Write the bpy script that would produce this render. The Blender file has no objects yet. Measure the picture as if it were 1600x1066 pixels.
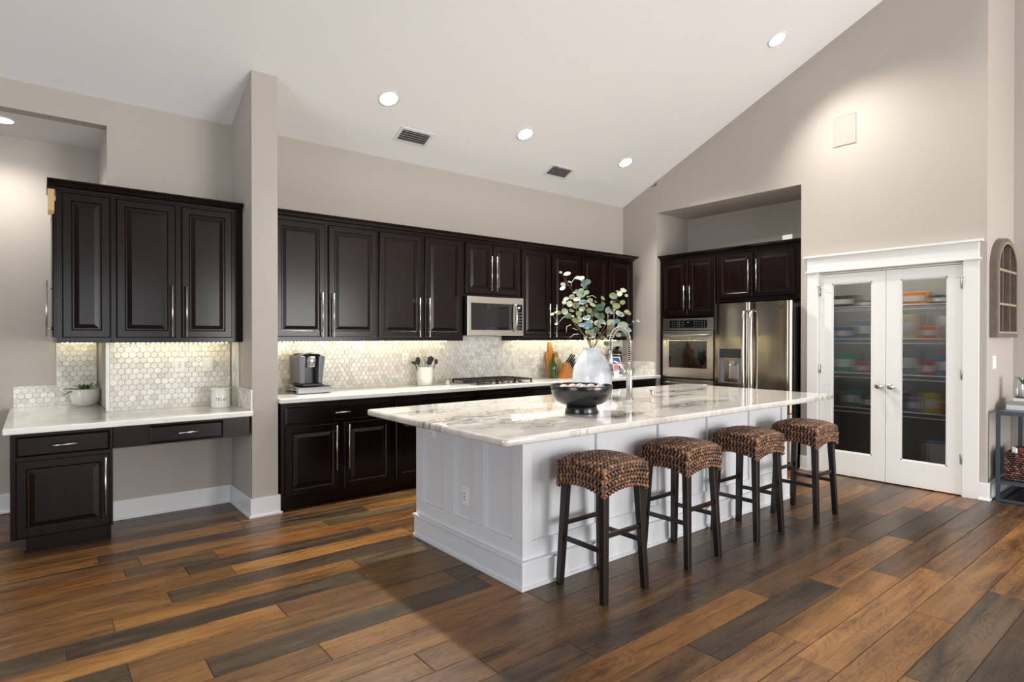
import bpy, bmesh, math, random
from mathutils import Vector, Matrix
rnd = random.Random(7)
SC = bpy.context.scene
COL = SC.collection

# ------------------------------------------------------------------ camera
CAM_H = 1.40
YAW, PITCH, ROLL, FPX = 0.678442, 0.0053125, -0.00033449, 922.58
cam = bpy.data.cameras.new('camera'); camo = bpy.data.objects.new('camera', cam); COL.objects.link(camo)
cam.sensor_width = 36.0; cam.lens = FPX * 36.0 / 1600.0
cam.clip_start = 0.05; cam.clip_end = 100
_f = Vector((math.sin(YAW), math.cos(YAW), 0)); _r = Vector((math.cos(YAW), -math.sin(YAW), 0)); _d = Vector((0, 0, -1))
_f2 = _f * math.cos(PITCH) + _d * math.sin(PITCH); _d2 = _d * math.cos(PITCH) - _f * math.sin(PITCH)
_r3 = _r * math.cos(ROLL) + _d2 * math.sin(ROLL); _d3 = _d2 * math.cos(ROLL) - _r * math.sin(ROLL)
camo.matrix_world = Matrix(((_r3.x, -_d3.x, -_f2.x, 0), (_r3.y, -_d3.y, -_f2.y, 0), (_r3.z, -_d3.z, -_f2.z, CAM_H), (0, 0, 0, 1)))
SC.camera = camo

# ------------------------------------------------------------------ view, world, daylight
SC.view_settings.view_transform = 'Standard'
try: SC.view_settings.look = 'None'
except Exception: pass
SC.view_settings.gamma = 1.0
SC.view_settings.use_curve_mapping = False
SC.view_settings.exposure = 0.12
SC.cycles.max_bounces = 8; SC.cycles.diffuse_bounces = 5; SC.cycles.glossy_bounces = 4; SC.cycles.transmission_bounces = 6
SC.cycles.transparent_max_bounces = 12
SC.cycles.sample_clamp_indirect = 6.0
SC.cycles.use_denoising = True
SC.cycles.caustics_reflective = False; SC.cycles.caustics_refractive = False
w = bpy.data.worlds.new('world'); SC.world = w; w.use_nodes = True
w.node_tree.nodes['Background'].inputs[0].default_value = (0.75, 0.87, 1.0, 1)
w.node_tree.nodes['Background'].inputs[1].default_value = 1.0

def area_light(name, loc, target, sx, sy, energy, color, spread=180):
    l = bpy.data.lights.new(name, 'AREA'); l.shape = 'RECTANGLE'; l.size = sx; l.size_y = sy
    l.energy = energy; l.color = color; l.spread = math.radians(spread)
    o = bpy.data.objects.new(name, l); COL.objects.link(o)
    o.location = loc
    o.rotation_euler = (Vector(target) - Vector(loc)).to_track_quat('-Z', 'Y').to_euler()
    return o
# daylight entering by the tall glazed openings behind the camera and on its left
area_light('window_daylight', (4.9, -4.9, 1.35), (4.9, 0, 1.35), 3.4, 2.5, 360, (1.0, 0.985, 0.96))
area_light('window_daylight', (0.6, -4.9, 1.35), (0.6, 0, 1.35), 2.6, 2.5, 70, (0.95, 0.97, 1.0))
area_light('window_daylight', (-4.9, 0.6, 1.35), (0, 0.6, 1.35), 3.4, 2.4, 130, (0.85, 0.93, 1.0))
def spot(name, loc, energy, color=(1, 0.955, 0.88), size=118, blend=1.0, rad=0.07, aim=None):
    l = bpy.data.lights.new(name, 'SPOT'); l.energy = energy; l.color = color; l.spot_size = math.radians(size)
    l.spot_blend = blend; l.shadow_soft_size = rad
    o = bpy.data.objects.new(name, l); COL.objects.link(o); o.location = loc
    if aim is not None: o.rotation_euler = Vector(aim).to_track_quat('-Z', 'Y').to_euler()
    return o
DOWN = [(2.43, 4.75), (3.98, 4.72), (5.57, 4.72), (5.69, 2.90)]
SPOT_E = [430, 270, 230, 190]
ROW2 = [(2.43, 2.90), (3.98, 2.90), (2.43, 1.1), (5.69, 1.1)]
def ceil_z(y): return 3.21 + 0.447 * (5.43 - y) if y > 0.5 else 5.4137 - 0.447 * (0.5 - y)

# ------------------------------------------------------------------ materials
def lin(c):
    return tuple((x / 12.92 if x <= 0.04045 else ((x + 0.055) / 1.055) ** 2.4) for x in c)
def rgb(r, g, b): return lin((r / 255, g / 255, b / 255)) + (1,)
class NT:
    def __init__(s, name):
        s.m = bpy.data.materials.new(name); s.m.use_nodes = True
        s.t = s.m.node_tree; s.n = s.t.nodes; s.b = s.n['Principled BSDF']; s.out = s.n['Material Output']
    def new(s, typ, **kw):
        n = s.n.new(typ)
        for k, v in kw.items(): setattr(n, k, v)
        return n
    def link(s, a, b): s.t.links.new(a, b)
    def set(s, **kw):
        for k, v in kw.items():
            s.b.inputs[k.replace('_', ' ')].default_value = v
        return s
    def ramp(s, fac, stops, interp='LINEAR'):
        r = s.new('ShaderNodeValToRGB'); r.color_ramp.interpolation = interp
        e = r.color_ramp.elements
        while len(e) < len(stops): e.new(0.5)
        for i, (p, c) in enumerate(stops):
            e[i].position = p; e[i].color = c if len(c) == 4 else tuple(c) + (1,)
        s.link(fac, r.inputs[0]); return r.outputs[0]
    def noise(s, vec, scale, detail=4, rough=0.5, dist=0.0):
        n = s.new('ShaderNodeTexNoise'); n.inputs['Scale'].default_value = scale; n.inputs['Detail'].default_value = detail
        n.inputs['Roughness'].default_value = rough; n.inputs['Distortion'].default_value = dist
        if vec is not None: s.link(vec, n.inputs['Vector'])
        return n.outputs[0]
    def mapping(s, vec, scale=(1, 1, 1), rot=(0, 0, 0), loc=(0, 0, 0)):
        n = s.new('ShaderNodeMapping'); n.inputs['Scale'].default_value = scale; n.inputs['Rotation'].default_value = rot
        n.inputs['Location'].default_value = loc; s.link(vec, n.inputs['Vector']); return n.outputs[0]
    def pos(s): return s.new('ShaderNodeNewGeometry').outputs['Position']
    def obj(s): return s.new('ShaderNodeTexCoord').outputs['Object']
    def rand(s): return s.new('ShaderNodeObjectInfo').outputs['Random']
    def math(s, op, a, b=None, c=None):
        n = s.new('ShaderNodeMath', operation=op)
        for i, x in enumerate((a, b, c)):
            if x is None: continue
            if isinstance(x, (int, float)): n.inputs[i].default_value = x
            else: s.link(x, n.inputs[i])
        return n.outputs[0]
    def mix(s, fac, a, b, blend='MIX'):
        n = s.new('ShaderNodeMix', data_type='RGBA', blend_type=blend)
        for sock, x in ((n.inputs[0], fac), (n.inputs[6], a), (n.inputs[7], b)):
            if isinstance(x, (int, float)): sock.default_value = x
            elif isinstance(x, tuple): sock.default_value = x if len(x) == 4 else x + (1,)
            else: s.link(x, sock)
        return n.outputs[2]
    def bump(s, h, strength=0.2, dist=0.01):
        n = s.new('ShaderNodeBump'); n.inputs['Strength'].default_value = strength; n.inputs['Distance'].default_value = dist
        s.link(h, n.inputs['Height']); s.link(n.outputs[0], s.b.inputs['Normal']); return n
    def color(s, c): s.link(c, s.b.inputs['Base Color']); return s
M = {}
def simple(name, col, rough=0.5, metal=0.0, coat=0.0, spec=0.5, emis=None, estr=0):
    t = NT(name); t.b.inputs['Base Color'].default_value = col; t.b.inputs['Roughness'].default_value = rough
    t.b.inputs['Metallic'].default_value = metal; t.b.inputs['Coat Weight'].default_value = coat
    t.b.inputs['Specular IOR Level'].default_value = spec
    if emis: t.b.inputs['Emission Color'].default_value = emis; t.b.inputs['Emission Strength'].default_value = estr
    M[name] = t.m; return t
def painted(name, col, rough=0.6, bump=0.15, scale=220):
    t = simple(name, col, rough); p = t.pos(); n = t.noise(p, scale, 3); t.bump(n, bump, 0.002)
    v = t.noise(p, 1.3, 2); t.color(t.mix(t.math('MULTIPLY', v, 0.06), col, tuple(x * 0.8 for x in col[:3]) + (1,))); return t
painted('wall', rgb(187, 179, 171), 0.75, 0.35, 160)
painted('ceiling', rgb(240, 240, 239), 0.9, 0.5, 120)
painted('white_trim', rgb(236, 237, 238), 0.3, 0.03, 60)
painted('island_paint', rgb(224, 226, 230), 0.32, 0.03, 60)
painted('door_paint', rgb(235, 235, 233), 0.4, 0.03, 60)
# espresso stained wood
def espresso():
    t = simple('espresso', rgb(20, 12, 10), 0.2, coat=0.0, spec=0.24); p = t.pos()
    g = t.noise(t.mapping(p, (30, 30, 2.0)), 1.0, 6, 0.6)
    c = t.ramp(g, [(0.3, rgb(12, 6, 5)), (0.7, rgb(28, 15, 11))]); t.color(c)
    t.b.inputs['Coat Roughness'].default_value = 0.25
    t.bump(g, 0.05, 0.002); return t
espresso()
simple('espresso_inside', rgb(20, 14, 12), 0.6)
simple('raw_wood', rgb(214, 178, 122), 0.6)
simple('gap', rgb(12, 10, 9), 0.8)
simple('toe_black', rgb(20, 16, 15), 0.45)
simple('seat_leg', rgb(24, 15, 13), 0.3, coat=0.1)
simple('nickel', rgb(200, 198, 194), 0.28, 1.0)
simple('chrome', rgb(225, 225, 225), 0.08, 1.0)
simple('black_plastic', rgb(18, 18, 19), 0.35)
simple('black_glass', rgb(10, 10, 12), 0.05, coat=0.5)
simple('tinted_glass', rgb(30, 30, 31), 0.12)
simple('grey_plastic', rgb(120, 122, 128), 0.3, 0.3)
simple('white_plastic', rgb(240, 239, 234), 0.35)
simple('socket_grey', rgb(150, 150, 150), 0.5)
simple('ceramic_white', rgb(238, 235, 226), 0.25, coat=0.3)
simple('print_black', rgb(40, 38, 38), 0.6)
simple('grout', rgb(204, 202, 195), 0.8)
simple('cast_iron', rgb(46, 36, 34), 0.55)
simple('lamp_on', (1, 1, 1, 1), 0.5, emis=(1, 0.98, 0.94, 1), estr=14)
simple('led_on', (1, 1, 0.7, 1), 0.5, emis=(1, 0.86, 0.46, 1), estr=100)
simple('display_on', (0.2, 0.3, 0.4, 1), 0.4, emis=(0.75, 0.88, 1, 1), estr=1.3)
simple('console_metal', rgb(74, 84, 96), 0.35, 0.5)
simple('vent_dark', rgb(72, 72, 72), 0.7)
simple('vent_white', rgb(226, 226, 225), 0.5)
simple('speaker_grille', rgb(176, 168, 160), 0.8)
simple('dark_grille', rgb(60, 58, 56), 0.5)
# brushed steel
def steel(name, col, rough, sc, bs, lum=0.05):
    t = simple(name, col, rough, 1.0); p = t.pos()
    g = t.noise(t.mapping(p, sc), 1.0, 4, 0.6)
    t.color(t.mix(g, tuple(x * (1 - lum * 3) for x in col[:3]) + (1,), col))
    wv = t.noise(t.mapping(p, (5, 5, 0.7)), 1.0, 1, 0.4)
    t.bump(t.math('ADD', t.math('MULTIPLY', g, 0.02), wv), bs, 0.02); return t
steel('steel_vertical', rgb(162, 150, 132), 0.18, (160, 160, 3), 0.25)
steel('steel_horizontal', rgb(205, 199, 190), 0.26, (3, 3, 220), 0.03)
steel('steel_dark', rgb(120, 120, 120), 0.3, (3, 3, 220), 0.03)
# quartz counter
def quartz():
    t = simple('quartz', rgb(236, 235, 228), 0.12, coat=0.2); p = t.pos()
    a = t.noise(t.mapping(p, (1.2, 2.0, 2)), 1.6, 6, 0.6, 0.6)
    v = t.math('ABSOLUTE', t.math('SUBTRACT', a, 0.5))
    t.color(t.ramp(v, [(0.0, rgb(230, 228, 220)), (0.03, rgb(238, 236, 229)), (0.12, rgb(243, 242, 236))])); return t
quartz()
# island marble with dark plum veining
def marble():
    t = simple('island_marble', rgb(232, 228, 222), 0.06, coat=0.5); p = t.mapping(t.pos(), (1, 1, 0))
    q = t.mapping(p, (0.6, 1.7, 1.0), (0, 0, 0.2))
    a = t.noise(q, 4.0, 10, 0.66, 1.0); v = t.math('ABSOLUTE', t.math('SUBTRACT', a, 0.5))
    msk = t.math('MULTIPLY', t.ramp(t.noise(p, 1.6, 3), [(0.5, (0, 0, 0)), (0.7, (1, 1, 1))]), 0.5)
    for cx, cy, rx, ry in ((2.35, 3.0, .55, .16), (2.0, 3.35, .3, .12), (3.75, 2.55, .55, .12), (4.6, 3.25, .6, .12), (4.1, 3.0, .4, .08), (1.9, 2.9, .25, .2), (2.9, 2.45, .3, .08)):
        d = t.new('ShaderNodeVectorMath', operation='LENGTH'); t.link(t.mapping(p, (1 / rx, 1 / ry, 0), loc=(-cx / rx, -cy / ry, 0)), d.inputs[0])
        msk = t.math('MAXIMUM', msk, t.ramp(d.outputs['Value'], [(0.5, (1, 1, 1)), (1.15, (0, 0, 0))]))
    v2 = t.math('ABSOLUTE', t.math('SUBTRACT', t.noise(t.mapping(p, (0.5, 2.0, 1), (0, 0, .12)), 9, 6, 0.6, 0.7), 0.5))
    v = t.math('MINIMUM', v, t.math('MULTIPLY', v2, 1.2))
    dark = t.ramp(v, [(0.0, (1, 1, 1)), (0.012, (0.95, 0.95, 0.95)), (0.028, (0, 0, 0))])
    a2 = t.noise(t.mapping(p, (0.8, 1.9, 1.0), (0, 0, 0.35), (5, 2, 1)), 1.3, 8, 0.6, 0.6)
    soft = t.ramp(a2, [(0.30, rgb(204, 192, 180)), (0.42, rgb(217, 210, 201)), (0.52, rgb(226, 223, 218)), (0.8, rgb(220, 216, 209))])
    fine = t.ramp(t.math('ABSOLUTE', t.math('SUBTRACT', t.noise(q, 7, 6, 0.6, 0.5), 0.5)), [(0.0, (1, 1, 1)), (0.03, (0, 0, 0))])
    c = t.mix(t.math('MULTIPLY', fine, 0.2), soft, rgb(160, 144, 138))
    c = t.mix(t.math('MULTIPLY', dark, t.math('MINIMUM', t.math('ADD', t.math('MULTIPLY', msk, 1.1), 0.06), 1.0)), c, rgb(40, 28, 34)); t.color(c); return t
marble()
# marble hexagon tiles
def tile():
    t = simple('marble_tile', rgb(225, 224, 218), 0.28); p = t.pos(); r = t.rand()
    sh = t.ramp(r, [ (0.0, rgb(212, 209, 201)), (0.2, rgb(228, 225, 216)), (0.55, rgb(240, 237, 229)), (1.0, rgb(250, 247, 240))])
    off = t.new('ShaderNodeVectorMath', operation='ADD'); t.link(p, off.inputs[0])
    cmb = t.new('ShaderNodeCombineXYZ'); t.link(t.math('MULTIPLY', r, 40), cmb.inputs[0]); t.link(cmb.outputs[0], off.inputs[1])
    n = t.noise(t.mapping(off.outputs[0], (1, 1, 1.0), (0.3, 0.6, 0.2)), 9, 5, 0.6, 1.0); v = t.math('ABSOLUTE', t.math('SUBTRACT', n, 0.5))
    vn = t.ramp(v, [(0.0, (1, 1, 1)), (0.05, (0, 0, 0))])
    patch = t.ramp(t.noise(p, 2.3, 3), [(0.5, (0, 0, 0)), (0.68, (1, 1, 1))])
    c = t.mix(t.math('MULTIPLY', vn, 0.28), sh, rgb(165, 163, 158)); c = t.mix(t.math('MULTIPLY', patch, 0.28), c, rgb(206, 192, 184)); t.color(c); return t
tile()
simple('pencil_trim', rgb(232, 232, 228), 0.2)
# floor planks (six tones)
def plank(name, lo, mid, hi, k):
    t = simple(name, mid, 0.36); o = t.obj(); r = t.rand()
    cmb = t.new('ShaderNodeCombineXYZ'); t.link(t.math('MULTIPLY', r, 91.7), cmb.inputs[0]); t.link(t.math('MULTIPLY', r, 37.3), cmb.inputs[1])
    add = t.new('ShaderNodeVectorMath', operation='ADD'); t.link(o, add.inputs[0]); t.link(cmb.outputs[0], add.inputs[1]); q = add.outputs[0]
    broad = t.noise(t.mapping(q, (1.1, 5, 1)), 1.0, 4, 0.6, 1.2)
    cath = t.noise(t.mapping(q, (1.6, 9, 1)), 1.0, 2, 0.4, 0.8)
    rings = t.math('ABSOLUTE', t.math('SINE', t.math('MULTIPLY', cath, 60)))
    fine = t.noise(t.mapping(q, (7, 170, 1)), 1.0, 3, 0.7)
    streak = t.noise(t.mapping(q, (0.9, 22, 1), loc=(7, 3, 0)), 1.0, 5, 0.65, 0.6)
    g = t.math('ADD', t.math('MULTIPLY', broad, 0.42), t.math('ADD', t.math('MULTIPLY', rings, 0.07), t.math('ADD', t.math('MULTIPLY', fine, 0.26), t.math('MULTIPLY', streak, 0.32))))
    c = t.ramp(g, [(0.43, lo), (0.535, mid), (0.65, hi)])
    kn = t.new('ShaderNodeTexVoronoi'); kn.inputs['Scale'].default_value = 1.0; t.link(t.mapping(q, (1.5, 4.0, 1)), kn.inputs['Vector'])
    knot = t.ramp(kn.outputs['Distance'], [(0.0, (1, 1, 1)), (0.08, (0.7, 0.7, 0.7)), (0.26, (0, 0, 0))])
    c = t.mix(t.math('MULTIPLY', knot, 0.55), c, tuple(x * 0.35 for x in lo[:3]) + (1,))
    hue = t.new('ShaderNodeHueSaturation'); t.link(c, hue.inputs['Color']); t.link(t.math('ADD', t.math('MULTIPLY', r, 0.32), 0.54), hue.inputs['Value'])
    t.color(hue.outputs[0]); hue.inputs['Saturation'].default_value = 1.02; hue.inputs['Hue'].default_value = 0.508; t.link(t.math('ADD', t.math('MULTIPLY', fine, 0.18), 0.26), t.b.inputs['Roughness'])
    t.bump(t.math('ADD', fine, t.math('MULTIPLY', rings, 0.3)), 0.12, 0.002); M[name] = t.m
plank('plank_espresso', rgb(36, 25, 18), rgb(72, 53, 39), rgb(100, 77, 57), 0)
plank('plank_walnut', rgb(58, 36, 22), rgb(100, 67, 43), rgb(132, 94, 62), 1)
plank('plank_brown', rgb(76, 46, 25), rgb(128, 84, 48), rgb(160, 112, 68), 2)
plank('plank_honey', rgb(92, 56, 27), rgb(142, 92, 49), rgb(172, 120, 70), 3)
plank('plank_rust', rgb(70, 36, 18), rgb(126, 76, 40), rgb(160, 104, 58), 4)
plank('plank_grey', rgb(58, 44, 30), rgb(96, 74, 50), rgb(124, 98, 68), 5)
simple('subfloor', rgb(92, 64, 44), 0.5)
def weave():
    t = simple('seagrass', rgb(120, 80, 52), 0.38)
    a = t.new('ShaderNodeVertexColor'); a.layer_name = 'Col'; t.color(a.outputs[0]); t.b.inputs['Specular IOR Level'].default_value = 0.6
weave()
simple('weave_under', rgb(30, 18, 12), 0.8)
def vase():
    t = simple('vase_glaze', rgb(224, 228, 234), 0.2, coat=0.4); p = t.pos()
    n = t.noise(p, 14, 5, 0.6, 0.5); t.color(t.ramp(n, [(0.3, rgb(176, 181, 190)), (0.6, rgb(198, 202, 209))])); t.bump(n, 0.15, 0.01)
vase()
simple('bowl_black', rgb(15, 15, 17), 0.25, coat=0.3)
simple('pebble_pink', rgb(214, 166, 152), 0.4)
simple('pebble_grey', rgb(150, 152, 160), 0.4)
def leafm(name, c, c2):
    t = simple(name, c, 0.5); r = t.rand(); t.color(t.mix(r, c, c2))
leafm('leaf_sage', rgb(168, 184, 152), rgb(136, 158, 128))
leafm('leaf_pale', rgb(214, 220, 200), rgb(186, 198, 170))
leafm('leaf_blue', rgb(128, 156, 158), rgb(108, 140, 138))
leafm('leaf_olive', rgb(140, 142, 92), rgb(118, 128, 78))
leafm('leaf_dark', rgb(84, 112, 84), rgb(70, 98, 70))
simple('twig', rgb(122, 84, 66), 0.6)
simple('plant_green', rgb(88, 138, 58), 0.4)
simple('soil', rgb(50, 38, 28), 0.9)
def woodm(name, a, b, sc=(3, 3, 40)):
    t = simple(name, a, 0.45); n = t.noise(t.mapping(t.obj(), sc), 3, 4); t.color(t.mix(n, a, b))
woodm('board_wood', rgb(202, 140, 62), rgb(168, 108, 44))
woodm('wicker', rgb(222, 196, 140), rgb(190, 160, 104), (90, 90, 90))
woodm('block_wood', rgb(182, 118, 54), rgb(136, 80, 34), (40, 3, 3))
simple('bottle_green', rgb(22, 74, 34), 0.08, coat=0.4)
simple('foil', rgb(30, 44, 28), 0.4)
woodm('weathered', rgb(136, 122, 112), rgb(80, 68, 62), (30, 30, 4))
woodm('weathered_dark', rgb(82, 70, 62), rgb(44, 37, 33), (30, 30, 4))
woodm('weathered_edge', rgb(186, 170, 148), rgb(140, 124, 106), (30, 30, 4))
simple('card_blue', rgb(74, 84, 140), 0.4); simple('card_pink', rgb(206, 130, 140), 0.4); simple('card_white', rgb(236, 236, 236), 0.4)
simple('red_label', rgb(150, 60, 50), 0.5)
simple('book_white', rgb(232, 232, 232), 0.5); simple('book_grey', rgb(150, 150, 152), 0.5)
simple('pantry_wall', rgb(128, 124, 118), 0.8)
simple('wire_white', rgb(226, 228, 230), 0.35)
# reeded pantry glass: mostly seen through, with a soft refracting share
def reeded():
    t = NT('reeded_glass'); nt = t
    tr = t.new('ShaderNodeBsdfTransparent'); tr.inputs[0].default_value = (0.86, 0.9, 0.9, 1)
    gl = t.new('ShaderNodeBsdfGlossy'); gl.inputs['Roughness'].default_value = 0.12
    rf = t.new('ShaderNodeBsdfRefraction'); rf.inputs['IOR'].default_value = 1.32; rf.inputs['Roughness'].default_value = 0.02
    rf.inputs[0].default_value = (0.88, 0.92, 0.92, 1)
    m1 = t.new('ShaderNodeMixShader'); m1.inputs[0].default_value = 0.92; t.link(tr.outputs[0], m1.inputs[1]); t.link(rf.outputs[0], m1.inputs[2])
    m2 = t.new('ShaderNodeMixShader'); m2.inputs[0].default_value = 0.035; t.link(m1.outputs[0], m2.inputs[1]); t.link(gl.outputs[0], m2.inputs[2])
    t.link(m2.outputs[0], t.out.inputs[0]); M['reeded_glass'] = t.m
reeded()
def clear():
    t = NT('clear_glass')
    tr = t.new('ShaderNodeBsdfTransparent'); tr.inputs[0].default_value = (0.9, 0.92, 0.92, 1)
    gl = t.new('ShaderNodeBsdfGlossy'); gl.inputs['Roughness'].default_value = 0.03
    m2 = t.new('ShaderNodeMixShader'); m2.inputs[0].default_value = 0.14; t.link(tr.outputs[0], m2.inputs[1]); t.link(gl.outputs[0], m2.inputs[2])
    t.link(m2.outputs[0], t.out.inputs[0]); M['clear_glass'] = t.m
clear()

# ------------------------------------------------------------------ mesh helpers
class MB:
    def __init__(s): s.v = []; s.f = []; s.mi = []; s.sm = []; s.col = []
    def add(s, verts, faces, mi=0, sm=False, col=None):
        b = len(s.v); s.v += [tuple(p) for p in verts]
        for f in faces: s.f.append(tuple(b + i for i in f)); s.mi.append(mi); s.sm.append(sm); s.col.append(col)
    def box(s, x0, x1, y0, y1, z0, z1, mi=0):
        s.add([(x0, y0, z0), (x1, y0, z0), (x1, y1, z0), (x0, y1, z0), (x0, y0, z1), (x1, y0, z1), (x1, y1, z1), (x0, y1, z1)],
              [(3, 2, 1, 0), (4, 5, 6, 7), (0, 1, 5, 4), (1, 2, 6, 5), (2, 3, 7, 6), (3, 0, 4, 7)], mi); return s
    def hexa(s, pts, mi=0):
        s.add(pts, [(3, 2, 1, 0), (4, 5, 6, 7), (0, 1, 5, 4), (1, 2, 6, 5), (2, 3, 7, 6), (3, 0, 4, 7)], mi); return s
    def lathe(s, c, prof, n=32, mi=0, sm=True, axis='z', caps=True):
        cx, cy, cz = c; vs = []
        for r, h in prof:
            for i in range(n):
                a = 2 * math.pi * i / n; p, q = r * math.cos(a), r * math.sin(a)
                vs.append({'z': (cx + p, cy + q, cz + h), 'y': (cx + p, cy + h, cz - q), 'x': (cx + h, cy + p, cz + q)}[axis])
        fs = [(k * n + i, k * n + (i + 1) % n, (k + 1) * n + (i + 1) % n, (k + 1) * n + i) for k in range(len(prof) - 1) for i in range(n)]
        s.add(vs, fs, mi, sm)
        if caps:
            b = len(s.v) - len(vs)
            s.f.append(tuple(b + i for i in reversed(range(n)))); s.mi.append(mi); s.sm.append(False); s.col.append(None)
            s.f.append(tuple(b + (len(prof) - 1) * n + i for i in range(n))); s.mi.append(mi); s.sm.append(False); s.col.append(None)
        return s
    def tube(s, pts, r, n=8, mi=0, r1=None):
        pts = [Vector(p) for p in pts]; vs = []; N = len(pts); up = None
        for k, p in enumerate(pts):
            t = (pts[min(k + 1, N - 1)] - pts[max(k - 1, 0)]).normalized()
            if up is None: up = Vector((0, 0, 1)) if abs(t.z) < 0.9 else Vector((1, 0, 0))
            a = t.cross(up).normalized(); b2 = t.cross(a).normalized(); up = -b2 if False else a.cross(t)
            rr = r if r1 is None else r + (r1 - r) * k / (N - 1)
            for i in range(n):
                an = 2 * math.pi * i / n; vs.append(p + a * (rr * math.cos(an)) + b2 * (rr * math.sin(an)))
        fs = [(k * n + i, (k + 1) * n + i, (k + 1) * n + (i + 1) % n, k * n + (i + 1) % n) for k in range(N - 1) for i in range(n)]
        fs += [tuple(range(n)), tuple((N - 1) * n + i for i in reversed(range(n)))]
        s.add(vs, fs, mi, True); return s
    def prism(s, poly, F, d0, d1, mi=0, sm=False):
        n = len(poly); vs = [F(a, b, d0) for a, b in poly] + [F(a, b, d1) for a, b in poly]
        s.add(vs, [tuple(reversed(range(n))), tuple(range(n, 2 * n))] + [(i, (i + 1) % n, n + (i + 1) % n, n + i) for i in range(n)], mi, sm); return s
    def panel(s, F, s0, s1, t0, t1, prof, mi=0):
        vs = []
        for ins, d in prof: vs += [F(s0 + ins, t0 + ins, d), F(s1 - ins, t0 + ins, d), F(s1 - ins, t1 - ins, d), F(s0 + ins, t1 - ins, d)]
        fs = [(k * 4 + i, k * 4 + (i + 1) % 4, k * 4 + 4 + (i + 1) % 4, k * 4 + 4 + i) for k in range(len(prof) - 1) for i in range(4)]
        fs += [(3, 2, 1, 0), tuple((len(prof) - 1) * 4 + i for i in range(4))]
        s.add(vs, fs, mi); return s
    def mesh(s, name, mats, org=(0, 0, 0), recalc=True):
        me = bpy.data.meshes.new(name); ox, oy, oz = org
        me.from_pydata([(x - ox, y - oy, z - oz) for x, y, z in s.v], [], s.f)
        for m in mats: me.materials.append(M[m])
        me.polygons.foreach_set('material_index', s.mi); me.polygons.foreach_set('use_smooth', s.sm)
        if any(c is not None for c in s.col):
            ca = me.color_attributes.new('Col', 'FLOAT_COLOR', 'CORNER'); buf = []
            for f, c in zip(s.f, s.col): buf += list((c or (0.1, 0.05, 0.03)) + (1,)) * len(f)
            ca.data.foreach_set('color', buf)
        if recalc:
            bm = bmesh.new(); bm.from_mesh(me); bmesh.ops.recalc_face_normals(bm, faces=bm.faces); bm.to_mesh(me); bm.free()
        me.update(); return me
    def build(s, name, mats, parent=None, bevel=0, seg=2):
        if isinstance(mats, str): mats = [mats]
        org = parent['_o'] if parent is not None and '_o' in parent else (0, 0, 0)
        o = bpy.data.objects.new(name, s.mesh(name, mats, org)); COL.objects.link(o)
        if parent is not None: o.parent = parent; o['_o'] = tuple(org)
        if bevel:
            b = o.modifiers.new('bevel', 'BEVEL'); b.width = bevel; b.segments = seg; b.limit_method = 'ANGLE'; b.angle_limit = math.radians(40)
        return o
FY = lambda pl: (lambda a, b, d: (a, pl - d, b))       # faces -Y
FX = lambda pl: (lambda a, b, d: (pl - d, a, b))       # faces -X
def tag(o, label, cat=None, group=None, kind=None):
    if label: o['label'] = label
    if cat: o['category'] = cat
    if group: o['group'] = group
    if kind: o['kind'] = kind
    return o
def thing(name, loc, label, cat, group=None):
    o = bpy.data.objects.new(name, None); COL.objects.link(o); o.location = loc; o.empty_display_size = 0.1
    o['_o'] = tuple(loc); return tag(o, label, cat, group)
def struct(name, mb, mats, bevel=0):
    o = mb.build(name, mats, None, bevel); o['kind'] = 'structure'; return o
def copy_tree(o, parent=None):
    c = o.copy(); COL.objects.link(c)
    if parent is not None: c.parent = parent
    for ch in list(o.children): copy_tree(ch, c)
    return c

# ------------------------------------------------------------------ room shell
XL, XR, YB, YH = -5.0, 6.36, 5.43, 6.20
b = MB(); b.box(XL, 7.4, -5.0, 6.3, -0.10, -0.004); floor = struct('floor', b, 'subfloor')
b = MB()
def slab(b, x0, x1, y0, y1, z0, z1, t=0.12):
    b.hexa([(x0, y0, z0), (x1, y0, z0), (x1, y1, z1), (x0, y1, z1), (x0, y0, z0 + t), (x1, y0, z0 + t), (x1, y1, z1 + t), (x0, y1, z1 + t)])
slab(b, XL, 7.4, 0.5, 5.60, ceil_z(0.501), ceil_z(5.6)); slab(b, XL, 7.4, -5.1, 0.5, ceil_z(-5.1), ceil_z(0.501))
struct('ceiling', b, 'ceiling')
b = MB(); b.box(0.424, 7.2, YB, YB + 0.12, 0, 3.3); struct('wall_back', b, 'wall')
b = MB(); b.box(XL, 0.424, YB, YB + 0.12, 3.01, 3.3); struct('wall_header', b, 'wall')
b = MB(); b.box(0.424, 0.54, YB + 0.12, YH + 0.1, 0, 3.10); struct('wall_hall_side', b, 'wall')
b = MB(); b.box(XL, 0.424, YH, YH + 0.1, 0, 3.10); struct('wall_hall', b, 'wall')
b = MB(); b.box(XL, 0.424, YB + 0.12, YH, 3.01, 3.10); struct('trim_hall_soffit', b, 'ceiling')
b = MB(); b.hexa([(1.305, 4.835, 0), (1.50, 4.835, 0), (1.50, YB, 0), (1.305, YB, 0), (1.305, 4.835, ceil_z(4.835) + .05), (1.50, 4.835, ceil_z(4.835) + .05), (1.50, YB, ceil_z(YB) + .05), (1.305, YB, ceil_z(YB) + .05)])
struct('wall_wing', b, 'wall')
b = MB(); T = 0.14
b.box(XR, XR + T, 4.86, YB, 0, 3.4); b.box(XR, XR + T, 2.974, 4.86, 3.04, 4.4); b.box(XR, XR + T, 2.79, 2.974, 0, 4.6)
b.box(XR, XR + T, 1.555, 2.79, 2.066, 5.05); b.box(XR, XR + T, 1.39, 1.555, 0, 5.2)
struct('wall_right', b, 'wall')
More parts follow.
